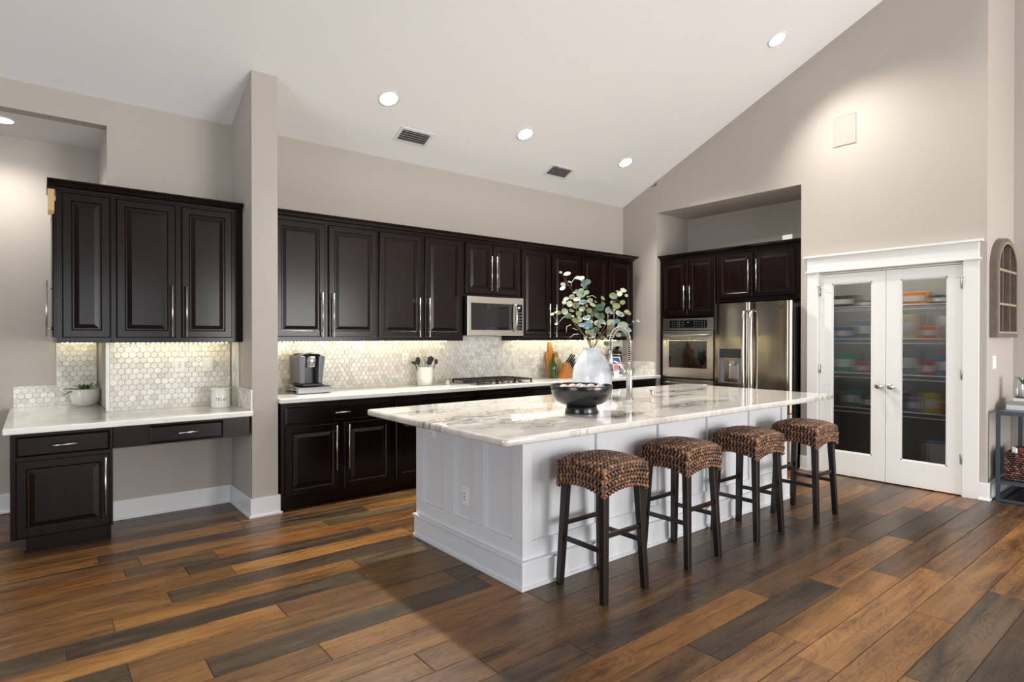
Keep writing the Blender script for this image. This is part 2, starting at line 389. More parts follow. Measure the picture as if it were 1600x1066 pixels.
b = MB(); b.box(XR + T, 7.28, 1.39, 1.47, 0, 5.2); struct('wall_return', b, 'wall')
b = MB(); b.box(7.28, 7.40, -5.0, 1.47, 0, 5.6); struct('wall_far_right', b, 'wall')
b = MB(); b.box(XR + T, 7.2, 4.86, 4.96, 0, 3.16); b.box(XR + T, 7.2, 2.874, 2.974, 0, 3.16); b.box(7.05, 7.2, 2.974, 4.86, 0, 3.16); b.box(XR + T, 7.05, 2.974, 4.86, 3.04, 3.16)
struct('wall_niche', b, 'wall')
b = MB(); b.box(7.15, 7.25, 1.47, 2.87, 0, 2.7); b.box(XR + T, 7.15, 1.475, 1.50, 0, 2.7); b.box(XR + T, 7.15, 2.85, 2.87, 0, 2.7); b.box(XR + T, 7.15, 1.50, 2.85, 2.6, 2.7)
struct('wall_pantry', b, 'pantry_wall')
# wall behind the camera with two glazed openings, and the one on the left
b = MB()
for x0, x1 in ((XL, -0.7), (1.9, 3.2), (6.6, 7.28)): b.box(x0, x1, -5.1, -5.0, 0, 5.5)
for x0, x1 in ((-0.7, 1.9), (3.2, 6.6)): b.box(x0, x1, -5.1, -5.0, 2.6, 5.5); b.box(x0, x1, -5.1, -5.0, 0, 0.1)
struct('wall_rear', b, 'wall')
b = MB(); b.box(XL - .1, XL, -5.0, -1.1, 0, 5.5); b.box(XL - .1, XL, 2.3, 6.3, 0, 5.5); b.box(XL - .1, XL, -1.1, 2.3, 2.55, 5.5); b.box(XL - .1, XL, -1.1, 2.3, 0, 0.15)
struct('wall_left', b, 'wall')

# floor planks
PW = 0.1775; Y0 = 1.77
tones = ['plank_espresso', 'plank_walnut', 'plank_brown', 'plank_honey', 'plank_rust', 'plank_grey']
wts = [19, 32, 30, 5, 7, 9]
forced = {0: [(-0.9, 1.25, 0), (1.25, 3.066, 3), (3.066, 4.42, 1), (4.42, 5.6, 0)], -1: [(0.6, 2.31, 1), (2.31, 3.50, 0), (3.50, 4.7, 2)],
          -2: [(1.2, 2.73, 2), (2.73, 3.92, 3), (3.92, 5.2, 1)], 6: [(-0.7, .567, 3), (.567, 2.0, 0)], 11: [(-1.0, .555, 2), (.555, 2.05, 0)],
          10: [(-0.9, .288, 2), (.288, 1.55, 3), (1.55, 3.2, 5)], 12: [(-.8, .92, 2), (.92, 2.1, 3)], 13: [(-1.0, .70, 2), (.7, 1.9, 0)], 14: [(-1.0, .405, 4), (.405, .9, 5), (.9, 2.4, 4)],
          9: [(-1.0, .1, 5), (.1, 1.5, 0), (1.5, 3.0, 2)], 8: [(-1.0, .98, 3), (.98, 2.4, 2)], 7: [(-1, .3, 5), (.3, 1.9, 2)], 5: [(-.6, 1.0, 2), (1.0, 2.2, 3)], 1: [(0.2, 1.9, 0), (1.9, 3.3, 0), (3.3, 5.2, 0)],
          2: [(-.2, 1.5, 1), (1.5, 3.0, 1), (3.0, 4.3, 0)], -3: [(1.0, 2.6, 2), (2.6, 4.2, 2), (4.2, 5.9, 1)], -4: [(2.2, 3.5, 3), (3.5, 5.0, 2)], -5: [(1.5, 2.8, 2), (2.8, 4.1, 0), (4.1, 5.6, 2)]}
cache = {}
def put_plank(x0, x1, k, tone):
    y1 = Y0 + PW * k; y0 = y1 - PW; L = round(x1 - x0, 2)
    key = (L, tone)
    if key not in cache:
        c = 0.0022; g = 0.0009; hl, hw = L / 2 - g, PW / 2 - g
        m = MB(); m.add([(-hl, -hw, -.012), (hl, -hw, -.012), (hl, hw, -.012), (-hl, hw, -.012), (-hl, -hw, -c), (hl, -hw, -c), (hl, hw, -c), (-hl, hw, -c),
                         (-hl + c, -hw + c, 0), (hl - c, -hw + c, 0), (hl - c, hw - c, 0), (-hl + c, hw - c, 0)],
                        [(3, 2, 1, 0), (0, 1, 5, 4), (1, 2, 6, 5), (2, 3, 7, 6), (3, 0, 4, 7), (4, 5, 9, 8), (5, 6, 10, 9), (6, 7, 11, 10), (7, 4, 8, 11), (8, 9, 10, 11)])
        cache[key] = m.mesh('plank', [tones[tone]])
    o = bpy.data.objects.new('plank', cache[key]); COL.objects.link(o); o.parent = floor
    o.location = ((x0 + x1) / 2, (y0 + y1) / 2, 0)
for k in range(-8, 25):
    yc = Y0 + PW * (k - 0.5)
    lo = -1.6 if yc > 1.0 else -0.4; hi = 7.2 if yc < 4.9 else 1.3
    if yc > 2.6 and k < 25: hi = min(hi, 6.4)
    segs = list(forced.get(k, []))
    if yc > 2.7 and yc < 3.5: pass
    x = lo if not segs else segs[0][0]
    if segs: x = segs[-1][1]
    prev = -1
    if segs and segs[0][0] > lo:
        xx = segs[0][0]
        while xx > lo:
            L = rnd.choice((1.1, 1.3, 1.5, 1.7)); put_plank(xx - L, xx, k, rnd.choices(range(6), wts)[0]); xx -= L
    for s0, s1, tn in segs: put_plank(s0, s1, k, tn)
    if not segs: x = lo - rnd.choice((0, .2, .4, .6, .8, 1.0))
    while x < hi:
        L = rnd.choice((1.2, 1.5, 1.8, 2.1)); tn = rnd.choices(range(6), wts)[0]
        if tn == prev: tn = rnd.choices(range(6), wts)[0]
        put_plank(x, min(x + L, 7.28), k, tn); prev = tn; x += L

# baseboards
def baseboard(name, x0, x1, y0, y1, h=0.15, t=0.016, side='y-'):
    m = MB()
    if side == 'y-': m.box(x0, x1, y0 - t, y0, 0, h); m.box(x0, x1, y0 - t - .012, y0 - t, 0, .018)
    if side == 'x-': m.box(x0 - t, x0, y0, y1, 0, h); m.box(x0 - t - .012, x0 - t, y0, y1, 0, .018)
    if side == 'x+': m.box(x0, x0 + t, y0, y1, 0, h); m.box(x0 + t, x0 + t + .012, y0, y1, 0, .018)
    return struct(name, m, 'white_trim', 0.003)
baseboard('baseboard_back', 0.42, 1.289, YB, YB)
baseboard('baseboard_hall', XL, 0.42, YH, YH)
m = MB(); m.box(1.289, 1.305, 4.819, YB - .016, 0, .15); m.box(1.277, 1.289, 4.807, YB - .028, 0, .018)
m.box(1.305, 1.516, 4.819, 4.835, 0, .15); m.box(1.289, 1.528, 4.807, 4.819, 0, .018); m.box(1.5, 1.516, 4.835, 4.855, 0, .15)
struct('baseboard_wing', m, 'white_trim', 0.003)
m = MB(); m.box(XR - .018, XR, 1.372, 1.44, 0, .15); m.box(XR, 7.28, 1.372, 1.39, 0, .15); m.box(XR - .03, XR - .018, 1.36, 1.44, 0, .018); m.box(XR - .018, 7.28, 1.36, 1.372, 0, .018)
struct('baseboard_right', m, 'white_trim', 0.003)
m = MB(); m.box(XR - .016, XR, 2.90, 2.974, 0, .15); m.box(XR - .028, XR - .016, 2.90, 2.974, 0, .018); struct('baseboard_niche', m, 'white_trim', 0.003)
m = MB(); m.box(7.264, 7.28, -5, 1.36, 0, .15); struct('baseboard_far_right', m, 'white_trim', 0.003)

# ------------------------------------------------------------------ cabinets
DOORP = [(0, 0), (0, .013), (.007, .020), (.050, .020), (.058, .0125), (.066, .0125), (.094, .0195)]
DRAWP = [(0, 0), (0, .010), (.014, .020)]
def bar_handle(F, s_, t_, L, d0, parent, vertical=True, r=.006, off=.032):
    m = MB(); e = L * 0.5; q = L * 0.36
    P = (lambda u: F(s_, t_ + u, d0 + off)) if vertical else (lambda u: F(s_ + u, t_, d0 + off))
    B = (lambda u: F(s_, t_ + u, d0 - .001)) if vertical else (lambda u: F(s_ + u, t_, d0 - .001))
    m.tube([P(-e), P(e)], r, 10)
    for u in (-q, q): m.tube([B(u), P(u)], .0045, 8)
    return m.build('handle', 'nickel', parent)
def door(parent, F, s0, s1, t0, t1, hs=None, ht=None, hl=.38, prof=DOORP, name='door'):
    m = MB(); m.panel(F, s0, s1, t0, t1, prof); d = m.build(name, 'espresso', parent)
    if hs is not None: bar_handle(F, hs, ht, hl, .020, d)
    return d
def drawer(parent, F, s0, s1, t0, t1, hl=.13):
    m = MB(); m.panel(F, s0, s1, t0, t1, DRAWP); d = m.build('drawer', 'espresso', parent)
    if hl: bar_handle(F, (s0 + s1) / 2, (t0 + t1) / 2, hl, .020, d, False)
    return d
# kitchen wall cabinets
FU = FY(5.09)
UZ0, UZ1 = 1.37, 2.425
ups = [((1.502, 2.49), [(1.55, 1.982, 'r'), (2.012, 2.472, 'l')], 'dark wall cabinet over the coffee maker, beside the grey wing wall'),
       ((2.49, 3.452), [(2.50, 2.951, 'r'), (2.989, 3.433, 'l')], 'dark wall cabinet over the utensil crock, left of the microwave'),
       ((4.212, 5.17), [(4.23, 4.667, 'r'), (4.698, 5.144, 'l')], 'dark wall cabinet over the cutting board, right of the microwave'),
       ((5.17, 6.164), [(5.197, 5.648, 'r'), (5.692, 6.12, 'l')], 'dark wall cabinet at the right end of the back wall run')]
for (x0, x1), drs, lab in ups:
    t = thing('wall_cabinet', ((x0 + x1) / 2, 5.26, UZ0), lab, 'cabinet', 'dark wall cabinets in the main run')
    m = MB(); m.box(x0 + .0005, x1 - .0005, 5.09, YB - .012, UZ0, UZ1); m.build('body', 'espresso', t, .0015)
    for a, c, sd in drs: door(t, FU, a, c, 1.408, 2.397, (c - .035) if sd == 'r' else (a + .035), 1.60, .385)
t = thing('microwave_cabinet', (3.83, 5.26, 1.85), 'short dark two-door wall cabinet directly above the microwave', 'cabinet')
m = MB(); m.box(3.4525, 4.2115, 5.09, YB - .012, 1.835, UZ1); m.build('body', 'espresso', t, .0015)
door(t, FU, 3.471, 3.822, 1.862, 2.397, 3.79, 2.085, .37); door(t, FU, 3.828, 4.197, 1.862, 2.397, 3.86, 2.085, .37)
# crown mouldings
def crown(parent_name, x0, x1, y, z0, lab, ends, back):
    prof = [(0, -.014), (.008, -.014), (.008, .002), (.020, .010), (.038, .028), (.047, .038), (.054, .040), (.054, .050), (0, .050)]
    m = MB(); e0, e1 = ends
    vs = []
    for X, sg in ((x0, -1 if e0 else 0), (x1, 1 if e1 else 0)):
        vs += [(X + sg * a, y - a, z0 + c) for a, c in prof]
    n = len(prof)
    m.add(vs, [tuple(range(n)), tuple(reversed(range(n, 2 * n)))] + [(i, (i + 1) % n, n + (i + 1) % n, n + i) for i in range(n)])
    for e, X, sg in ((e0, x0, -1), (e1, x1, 1)):
        if not e: continue
        vs = []
        for Y in (y, back):
            vs += [(X + sg * a, (y - a) if Y == y else Y, z0 + c) for a, c in prof]
        m.add(vs, [tuple(range(n)), tuple(reversed(range(n, 2 * n)))] + [(i, (i + 1) % n, n + (i + 1) % n, n + i) for i in range(n)])
    m.box(x0, x1, y, back, z0 + .001, z0 + .049)
    o = m.build(parent_name, 'espresso'); tag(o, lab, 'moulding'); return o
crown('crown_moulding', 1.502, 6.164, 5.085, 2.425, 'long dark crown moulding capping the main run of wall cabinets', (False, True), YB - .014)
# base cabinets
FB = FY(4.83)
base_units = [((1.518, 2.51), (1.551, 2.488), [(1.551, 2.00, 'r'), (2.043, 2.488, 'l')], 'dark base cabinet below the coffee maker, at the left end of the run', 2.0),
              ((2.51, 3.425), (2.533, 3.402), [(2.533, 2.955, 'r'), (2.985, 3.402, 'l')], 'dark base cabinet below the utensil crock, left of the cooktop', 3.0),
              ((3.425, 4.46), (3.449, 4.442), [(3.449, 3.93, 'r'), (3.96, 4.442, 'l')], 'dark base cabinet below the gas cooktop', None),
              ((4.46, 5.40), (4.48, 5.38), [(4.48, 4.915, 'r'), (4.945, 5.38, 'l')], 'dark base cabinet below the knife block', 4.9),
              ((5.40, 6.30), (5.42, 6.20), [(5.42, 5.80, 'r'), (5.83, 6.20, 'l')], 'dark base cabinet at the right end of the back run', 5.8)]
for (x0, x1), dw, drs, lab, hx in base_units:
    t = thing('base_cabinet', ((x0 + x1) / 2, 5.1, 0), lab, 'cabinet', 'dark base cabinets on the back wall')
    m = MB(); m.box(x0 + .0005, x1 - .0005, 4.83, YB - .012, .095, .873); m.build('body', 'espresso', t, .0015)
    m = MB(); m.box(x0 + .0005, x1 - .0005, 4.866, 4.885, 0, .095); m.box(x0 + .0005, x1 - .0005, 4.856, 4.866, 0, .018); m.build('toe_kick', 'espresso', t)
    if hx is None: drawer(t, FB, dw[0], dw[1], .700, .842, None)
    else: drawer(t, FB, dw[0], dw[1], .700, .842)
    for a, c, sd in drs: door(t, FB, a, c, .118, .680, (c - .033) if sd == 'r' else (a + .033), .475, .38)
m = MB(); m.box(1.502, XR - .002, 4.785, YB - .002, .875, .915); o = m.build('back_countertop', 'quartz', None, .008, 3)
tag(o, 'long white quartz worktop on the dark cabinets of the back wall', 'countertop')
# desk uppers
t = thing('wall_cabinet', (0.7, 5.3, UZ0), 'dark three-door wall cabinet above the desk counter at the left', 'cabinet')
m = MB(); m.box(0.108, 0.418, 5.09, YH - .012, 1.365, UZ1); m.build('body', 'espresso', t, .0015)
m = MB(); m.box(0.4185, 1.303, 5.09, YB - .012, 1.365, UZ1); m.build('body', 'espresso', t, .0015)
door(t, FU, .14, .414, 1.40, 2.397); door(t, FU, .449, .825, 1.40, 2.397, .797, 1.60, .385); door(t, FU, .863, 1.22, 1.40, 2.397, .893, 1.60, .385)
door(t, FX(.108), 5.12, 5.60, 1.40, 2.34, 5.155, 1.60, .385)
crown('crown_moulding', 0.060, 1.296, 5.085, 2.425, 'short dark crown moulding on the wall cabinet above the desk', (False, False), YB - .014)
m = MB()
m.prism([(5.075, 2.409), (5.10, 2.27), (5.13, 2.24), (5.16, 2.26), (5.16, 2.409)], FX(.10), .0, .035)
o = m.build('crown_offcut', 'raw_wood'); tag(o, 'unpainted pale wooden end of the crown moulding on the left cabinet corner', 'moulding')
# desk base and apron
t = thing('desk_cabinet', (0.14, 5.1, 0), 'dark base cabinet with one drawer and one door under the desk counter', 'cabinet')
m = MB(); m.box(-.13, .405, 4.83, YB - .05, .125, .793); m.box(.385, .405, 4.96, YB - .05, 0, .125); m.build('body', 'espresso', t, .0015)
m = MB(); m.box(-.055, .385, 4.965, 4.985, 0, .125); m.box(-.055, -.035, 4.985, YB - .05, 0, .125); m.box(-.065, .385, 4.953, 4.965, 0, .018); m.build('toe_kick', 'espresso', t)
FD = FY(4.83)
drawer(t, FD, -.103, .388, .645, .776); door(t, FD, -.103, .388, .135, .622, .36, .41, .38)
t = thing('desk_apron', (0.84, 5.1, .64), 'dark apron with a shallow pencil drawer over the knee space', 'cabinet')
m = MB(); m.box(.407, 1.285, 4.83, YB - .05, .645, .793); m.build('body', 'espresso', t, .0015)
drawer(t, FD, .618, 1.093, .655, .780, .13)
m = MB(); m.box(-.165, .42, 4.79, YH - .002, .795, .835); m.box(.42, 1.303, 4.79, YB - .002, .795, .835)
o = MB()
P = [(-.165, 4.79), (1.303, 4.79), (1.303, YB - .002), (.420, YB - .002), (.420, YH - .002), (-.165, YH - .002)]
o.prism(P, lambda a, c, d: (a, c, d), .795, .835); o = o.build('desk_countertop', 'quartz', None, .008, 3)
tag(o, 'lower white quartz desk counter at the left of the room', 'countertop')

# ------------------------------------------------------------------ hexagon backsplashes
HP = 0.0486
def hexmesh(F):
    m = MB(); R = (HP - .0032) / math.sqrt(3); P = [(R * math.sin(math.pi / 3 * i), R * math.cos(math.pi / 3 * i)) for i in range(6)]
    q = 1 - .0016 / R; m.add([F(a, c, 0) for a, c in P] + [F(a, c, .0032) for a, c in P] + [F(a * q, c * q, .0045) for a, c in P],
        [tuple(reversed(range(6))), tuple(range(12, 18))] + [(i, (i + 1) % 6, 6 + (i + 1) % 6, 6 + i) for i in range(6)] + [(6 + i, 6 + (i + 1) % 6, 12 + (i + 1) % 6, 12 + i) for i in range(6)])
    return m
def clip(poly, ax, lim, keep_less):
    out = []
    for i in range(len(poly)):
        a, c = poly[i], poly[(i + 1) % len(poly)]
        ia = (a[ax] <= lim) if keep_less else (a[ax] >= lim); ic = (c[ax] <= lim) if keep_less else (c[ax] >= lim)
        if ia: out.append(a)
        if ia != ic:
            k = (lim - a[ax]) / (c[ax] - a[ax]); out.append((a[0] + k * (c[0] - a[0]), a[1] + k * (c[1] - a[1])))
    return out
def backsplash(name, lab, kind, pl, regions, cap_first=300, left_first=True):
    """regions: list of (s0,s1,t0,t1); grout sheet plus tiles (parts up to the cap, the rest joined)"""
    pl = pl - .0006
    F = FY(pl) if kind == 'y' else FX(pl)
    s0 = min(r[0] for r in regions); t0 = min(r[2] for r in regions); s1 = max(r[1] for r in regions)
    loc = F((s0 + s1) / 2, t0, 0); t = thing(name, loc, lab, 'backsplash')
    g = MB()
    for r in regions: g.panel(F, r[0], r[1], r[2], r[3], [(0, 0), (0, .006)])
    g.build('grout', 'grout', t)
    whole = hexmesh(FY(0) if kind == 'y' else FX(0)).mesh('tile', ['marble_tile'])
    G = (lambda a, c, d: (a, pl - .006 - d, c)) if kind == 'y' else (lambda a, c, d: (pl - .006 - d, a, c))
    R = (HP - .0032) / math.sqrt(3); cells = []
    nr = int(1.3 / (HP * .866)) + 3
    for j in range(nr):
        tc = t0 + .01 + j * HP * .866
        for i in range(-1, int((s1 - s0) / HP) + 2):
            sc = s0 + i * HP + (HP / 2 if j % 2 else 0)
            for r in regions:
                if sc + R < r[0] or sc - R > r[1] or tc + R < r[2] or tc - R > r[3]: continue
                poly = [(sc + R * math.sin(math.pi / 3 * k), tc + R * math.cos(math.pi / 3 * k)) for k in range(6)]
                full = all(r[0] + .001 <= a <= r[1] - .001 and r[2] + .001 <= c <= r[3] - .001 for a, c in poly)
                if not full:
                    for ax, lim, kl in ((0, r[0] + .001, False), (0, r[1] - .001, True), (1, r[2] + .001, False), (1, r[3] - .001, True)):
                        poly = clip(poly, ax, lim, kl)
                        if len(poly) < 3: break
                    if len(poly) < 3: continue
                    ar = abs(sum(poly[k][0] * poly[(k + 1) % len(poly)][1] - poly[(k + 1) % len(poly)][0] * poly[k][1] for k in range(len(poly)))) / 2
                    if ar < 2e-4: continue
                cells.append((sc, tc, full, poly))
    if len(cells) > cap_first: cells.sort(key=lambda c: c[0] if left_first else -c[0])
    rest = MB()
    for k, (sc, tc, full, poly) in enumerate(cells):
        if k >= cap_first:
            rest.prism(poly, G, 0, .0042); continue
        if full:
            o = bpy.data.objects.new('tile', whole); wl = G(sc, tc, 0)
        else:
            m = MB(); m.prism([(a - sc, c - tc) for a, c in poly], (lambda a, c, d: (a, -d, c)) if kind == 'y' else (lambda a, c, d: (-d, a, c)), 0, .0042)
            o = bpy.data.objects.new('tile', m.mesh('tile', ['marble_tile'])); wl = G(sc, tc, 0)
        COL.objects.link(o); o.parent = t; o.location = tuple(wl[i] - loc[i] for i in range(3))
    if rest.f:
        o = rest.build('tiles', 'marble_tile_rest', t); o['kind'] = 'stuff'
    return t
def tile2():
    t = simple('marble_tile_rest', rgb(225, 224, 218), 0.28); p = t.pos()
    r = t.new('ShaderNodeNewGeometry').outputs['Random Per Island']
    sh = t.ramp(r, [ (0.0, rgb(212, 209, 201)), (0.2, rgb(228, 225, 216)), (0.55, rgb(240, 237, 229)), (1.0, rgb(250, 247, 240))])
    patch = t.ramp(t.noise(p, 2.3, 3), [(0.5, (0, 0, 0)), (0.68, (1, 1, 1))])
    n = t.noise(p, 9, 5, 0.6, 1.0); v = t.ramp(t.math('ABSOLUTE', t.math('SUBTRACT', n, 0.5)), [(0.0, (1, 1, 1)), (0.05, (0, 0, 0))])
    c = t.mix(t.math('MULTIPLY', v, 0.28), sh, rgb(165, 163, 158)); t.color(t.mix(t.math('MULTIPLY', patch, 0.28), c, rgb(206, 192, 184)))
tile2()
backsplash('backsplash', 'marble hexagon tile backsplash behind the back counter and cooktop', 'y', YB, [(1.502, 3.452, .915, 1.37), (3.452, 4.212, .915, 1.42), (4.212, 6.345, .915, 1.37)])
backsplash('backsplash', 'marble hexagon tile backsplash behind the white canister on the desk counter', 'y', YB, [(.436, 1.285, .835, 1.365)])
backsplash('backsplash', 'marble hexagon tile backsplash behind the small potted plant, with a low step at its left', 'y', YH, [(-.145, .13, .835, 1.005), (.13, .405, .835, 1.365)])
backsplash('backsplash', 'narrow marble tile backsplash on the side of the grey wing wall', 'x', 1.305, [(5.2, 5.405, .835, 1.365), (4.83, 5.2, .835, .985)])
backsplash('backsplash', 'low marble tile strip on the right wall beside the wall oven', 'x', XR, [(4.875, 5.40, .915, 1.085)])
m = MB(); m.box(.410, .436, YB - .014, YB, .836, 1.364); m.box(.410, .424, YB, YB + .012, .836, 1.364); o = m.build('pencil_trim', 'pencil_trim', None, .004)
tag(o, 'upright white marble pencil trim on the wall corner right of the potted plant', 'tile trim')
m = MB(); m.box(1.290, 1.304, 5.186, 5.199, .986, 1.364); m.box(1.290, 1.304, 4.832, 5.199, .986, .996); m.box(1.290, 1.304, 4.818, 4.829, .836, .996); o = m.build('pencil_trim', 'pencil_trim', None, .004)
tag(o, 'stepped white pencil trim edging the tile on the wing wall', 'tile trim')

# ------------------------------------------------------------------ under-cabinet strips
for x0, x1, y, lab in ((1.60, 3.40, 5.33, 'lit led strip under the wall cabinets left of the microwave'), (4.30, 6.10, 5.33, 'lit led strip under the wall cabinets right of the microwave'), (.47, 1.25, 5.33, 'lit led strip under the cabinet above the desk'), (.16, .39, 6.1, 'short lit led strip under the deep left end of the desk cabinet')):
    z = UZ0 - .001 if y > 5.2 and x0 > 1.5 else 1.364
    t = thing('led_strip', ((x0 + x1) / 2, y, z), lab, 'light')
    m = MB(); m.box(x0, x1, y - .006, y + .006, z - .004, z); m.build('tape', 'white_plastic', t)
    m = MB(); n = int((x1 - x0) / .033)
    for i in range(n + 1): xx = x0 + .005 + i * .033; m.box(xx, xx + .007, y - .004, y + .004, z - .007, z - .004)
    o = m.build('diodes', 'led_on', t)

# ------------------------------------------------------------------ island
t = thing('kitchen_island', (3.6, 3.1, 0), 'large white panelled kitchen island under the veined marble top', 'island')
IX0, IX1, IY0, IY1 = 2.10, 5.12, 2.51, 3.69
m = MB(); m.box(IX0 + .018, IX1 - .018, IY0 + .018, IY1 - .004, 0, .873); m.build('body', 'island_paint', t)
def stiles_frame(F, s0, s1, edges, zb=.255, zt=.835):
    f = MB(); D = .018
    # rails
    f.panel(F, s0, s1, .145, zb, [(0, 0), (0, D)]); f.panel(F, s0, s1, zt, .873, [(0, 0), (0, D)])
    for a, c in edges: f.panel(F, a, c, zb, zt, [(0, 0), (0, D)])
    return f
front = [(2.10, 2.168), (2.70, 2.80), (3.315, 3.415), (3.90, 4.00), (4.495, 4.595), (5.03, 5.12)]
o = stiles_frame(FY(IY0 + .018), IX0, IX1, front).build('front_frame', 'island_paint', t, .002)
o = stiles_frame(FX(IX0 + .018), IY0 + .018, IY1, [(IY0 + .018, 2.604), (2.875, 2.989), (3.204, 3.328), (3.603, 3.69)]).build('end_frame', 'island_paint', t, .002)
o = stiles_frame(lambda a, c, d: (IX1 - .018 + d, a, c), IY0 + .018, IY1, [(IY0 + .018, 2.604), (3.05, 3.15), (3.603, 3.69)]).build('end_frame', 'island_paint', t, .002)
m = MB(); e = .018
for z0, z1, e in ((0, .145, .016), (.145, .160, .030), (0, .020, .028)):
    m.box(IX0 - e, IX1 + e, IY0 - e, IY0 + .005, z0, z1); m.box(IX0 - e, IX0 + .005, IY0 + .005, IY1 + .002, z0, z1); m.box(IX1 - .005, IX1 + e, IY0 + .005, IY1 + .002, z0, z1)
m.build('base_moulding', 'island_paint', t, .002)
for a, c in ((2.14, 2.86), (2.88, 3.60), (3.62, 4.34), (4.36, 5.08)): door(t, lambda s_, z_, d, Y=IY1: (s_, Y - .004 + d, z_), a, c, .13, .86, prof=[(0, 0), (0, .018), (.06, .018), (.066, .010), (.07, .010)])
# marble slab with rounded plan corners
def rrect(x0, x1, y0, y1, r, n=6):
    P = []
    for cx, cy, a0 in ((x1 - r, y0 + r, -90), (x1 - r, y1 - r, 0), (x0 + r, y1 - r, 90), (x0 + r, y0 + r, 180)):
        for i in range(n + 1): a = math.radians(a0 + 90 * i / n); P.append((cx + r * math.cos(a), cy + r * math.sin(a)))
    return P
m = MB(); P0 = rrect(1.738, 5.355, 2.215, 3.735, .035)
def off(P, c, d):  # shrink towards the inside
    return rrect(1.738 + d, 5.355 - d, 2.215 + d, 3.735 - d, max(.035 - d, .004))
ks = [(.010, .875), (.003, .878), (0, .886), (0, .904), (.003, .912), (.010, .915)]
n = len(P0); vs = []
for d, z in ks: vs += [(a, c, z) for a, c in off(P0, None, d)]
m.add(vs, [(k * n + i, k * n + (i + 1) % n, (k + 1) * n + (i + 1) % n, (k + 1) * n + i) for k in range(len(ks) - 1) for i in range(n)], 0, True)
m.f += [tuple(reversed(range(n))), tuple((len(ks) - 1) * n + i for i in range(n))]; m.mi += [0, 0]; m.sm += [False, False]; m.col += [None, None]
o = m.build('island_countertop', 'island_marble'); tag(o, 'large white marble slab with dark plum veins on the island', 'countertop')

# ------------------------------------------------------------------ outlets and switches
def outlet(F, s_, t_, lab, w_=.075, h_=.118, style='duplex', lname='electrical_outlet', plate='white_plastic'):
    loc = F(s_, t_, 0); t = thing(lname, loc, lab, 'outlet' if 'outlet' in lname else 'switch')
    m = MB(); m.panel(F, s_ - w_ / 2, s_ + w_ / 2, t_ - h_ / 2, t_ + h_ / 2, [(0, 0), (0, .003), (.004, .006)]); m.build('plate', plate, t)
    if style == 'duplex':
        vert = h_ > w_
        for k in (-1, 1):
            a, c = (s_, t_ + k * .021) if vert else (s_ + k * .021, t_)
            m = MB(); m.panel(F, a - .015, a + .015, c - .014, c + .014, [(0, .005), (0, .008), (.002, .009)]); q = m.build('socket', plate, t)
            m = MB()
            for dx in (-.006, .006): m.panel(F, a + dx - .0014, a + dx + .0014, c - .002, c + .007, [(0, .008), (0, .0095)])
            m.panel(F, a - .002, a + .002, c - .010, c - .006, [(0, .008), (0, .0095)]); m.build('slots', 'print_black', q)
    elif style == 'gfci':
        m = MB(); m.panel(F, s_ - .017, s_ + .017, t_ - .034, t_ + .034, [(0, .005), (0, .009)]); q = m.build('socket', plate, t)
        m = MB()
        for c in (-.02, .02):
            for dx in (-.006, .006): m.panel(F, s_ + dx - .0014, s_ + dx + .0014, t_ + c - .003, t_ + c + .006, [(0, .008), (0, .0105)])
        m.panel(F, s_ - .006, s_ + .006, t_ - .003, t_ + .003, [(0, .008), (0, .0105)]); m.build('slots', 'print_black', q)
    elif style == 'rocker':
        m = MB(); m.panel(F, s_ - .017, s_ + .017, t_ - .034, t_ + .034, [(0, .005), (0, .008), (.003, .010)]); m.build('rocker', plate, t)
    return t
FT = FY(YB - .0105)
outlet(FT, .905, 1.18, 'white power outlet in the desk backsplash, left of the white rocker plate', style='gfci')
outlet(FT, 1.118, 1.18, 'white plate with one small jack above the canister on the desk', w_=.072, style='rocker', lname='wall_plate')
outlet(FT, 2.955, 1.185, 'white outlet in the tile between the coffee maker and the utensil crock', style='duplex')
outlet(FT, 4.76, 1.14, 'white outlet in the tile between the cooktop and the cutting board', style='duplex')
outlet(FX(IX0 + .018), 3.497, .765, 'white outlet high on the end of the island, under the marble', w_=.085, h_=.095, style='duplex')
outlet(FX(IX0 + .018), 3.095, .395, 'white outlet low on the middle end panel of the island', style='gfci')
outlet(FY(1.39), 6.60, 1.185, 'white light switch below the arched wooden window frame', w_=.10, style='rocker', lname='light_switch')

# ------------------------------------------------------------------ microwave
t = thing('microwave', (3.83, 5.2, 1.42), 'stainless over-the-range microwave under the short wall cabinet', 'microwave')
m = MB(); m.box(3.456, 4.208, 5.045, YB - .02, 1.425, 1.833); m.build('housing', 'black_plastic', t, .002)
FM = FY(5.045)
m = MB(); m.panel(FM, 3.456, 4.208, 1.425, 1.833, [(0, 0), (0, .026), (.004, .03)]); m.build('front', 'steel_horizontal', t)
m = MB(); m.panel(FM, 3.498, 4.058, 1.482, 1.765, [(0, .029), (0, .032), (.002, .033)]); q = m.build('door_glass', 'black_glass', t)
m = MB(); m.panel(FM, 3.535, 3.97, 1.515, 1.71, [(0, .0325), (0, .0335)]); m.build('window', 'tinted_glass', q)
m = MB(); m.panel(FM, 4.092, 4.186, 1.482, 1.765, [(0, .029), (0, .033)]); q = m.build('control_panel', 'black_glass', t)
m = MB(); m.panel(FM, 4.125, 4.152, 1.722, 1.738, [(0, .033), (0, .0345)]); m.build('clock', 'display_on', q)
m = MB()
for r_ in range(6):
    for c_ in range(3): m.panel(FM, 4.105 + c_ * .026, 4.119 + c_ * .026, 1.505 + r_ * .033, 1.513 + r_ * .033, [(0, .033), (0, .0338)])
m.build('buttons', 'socket_grey', q)
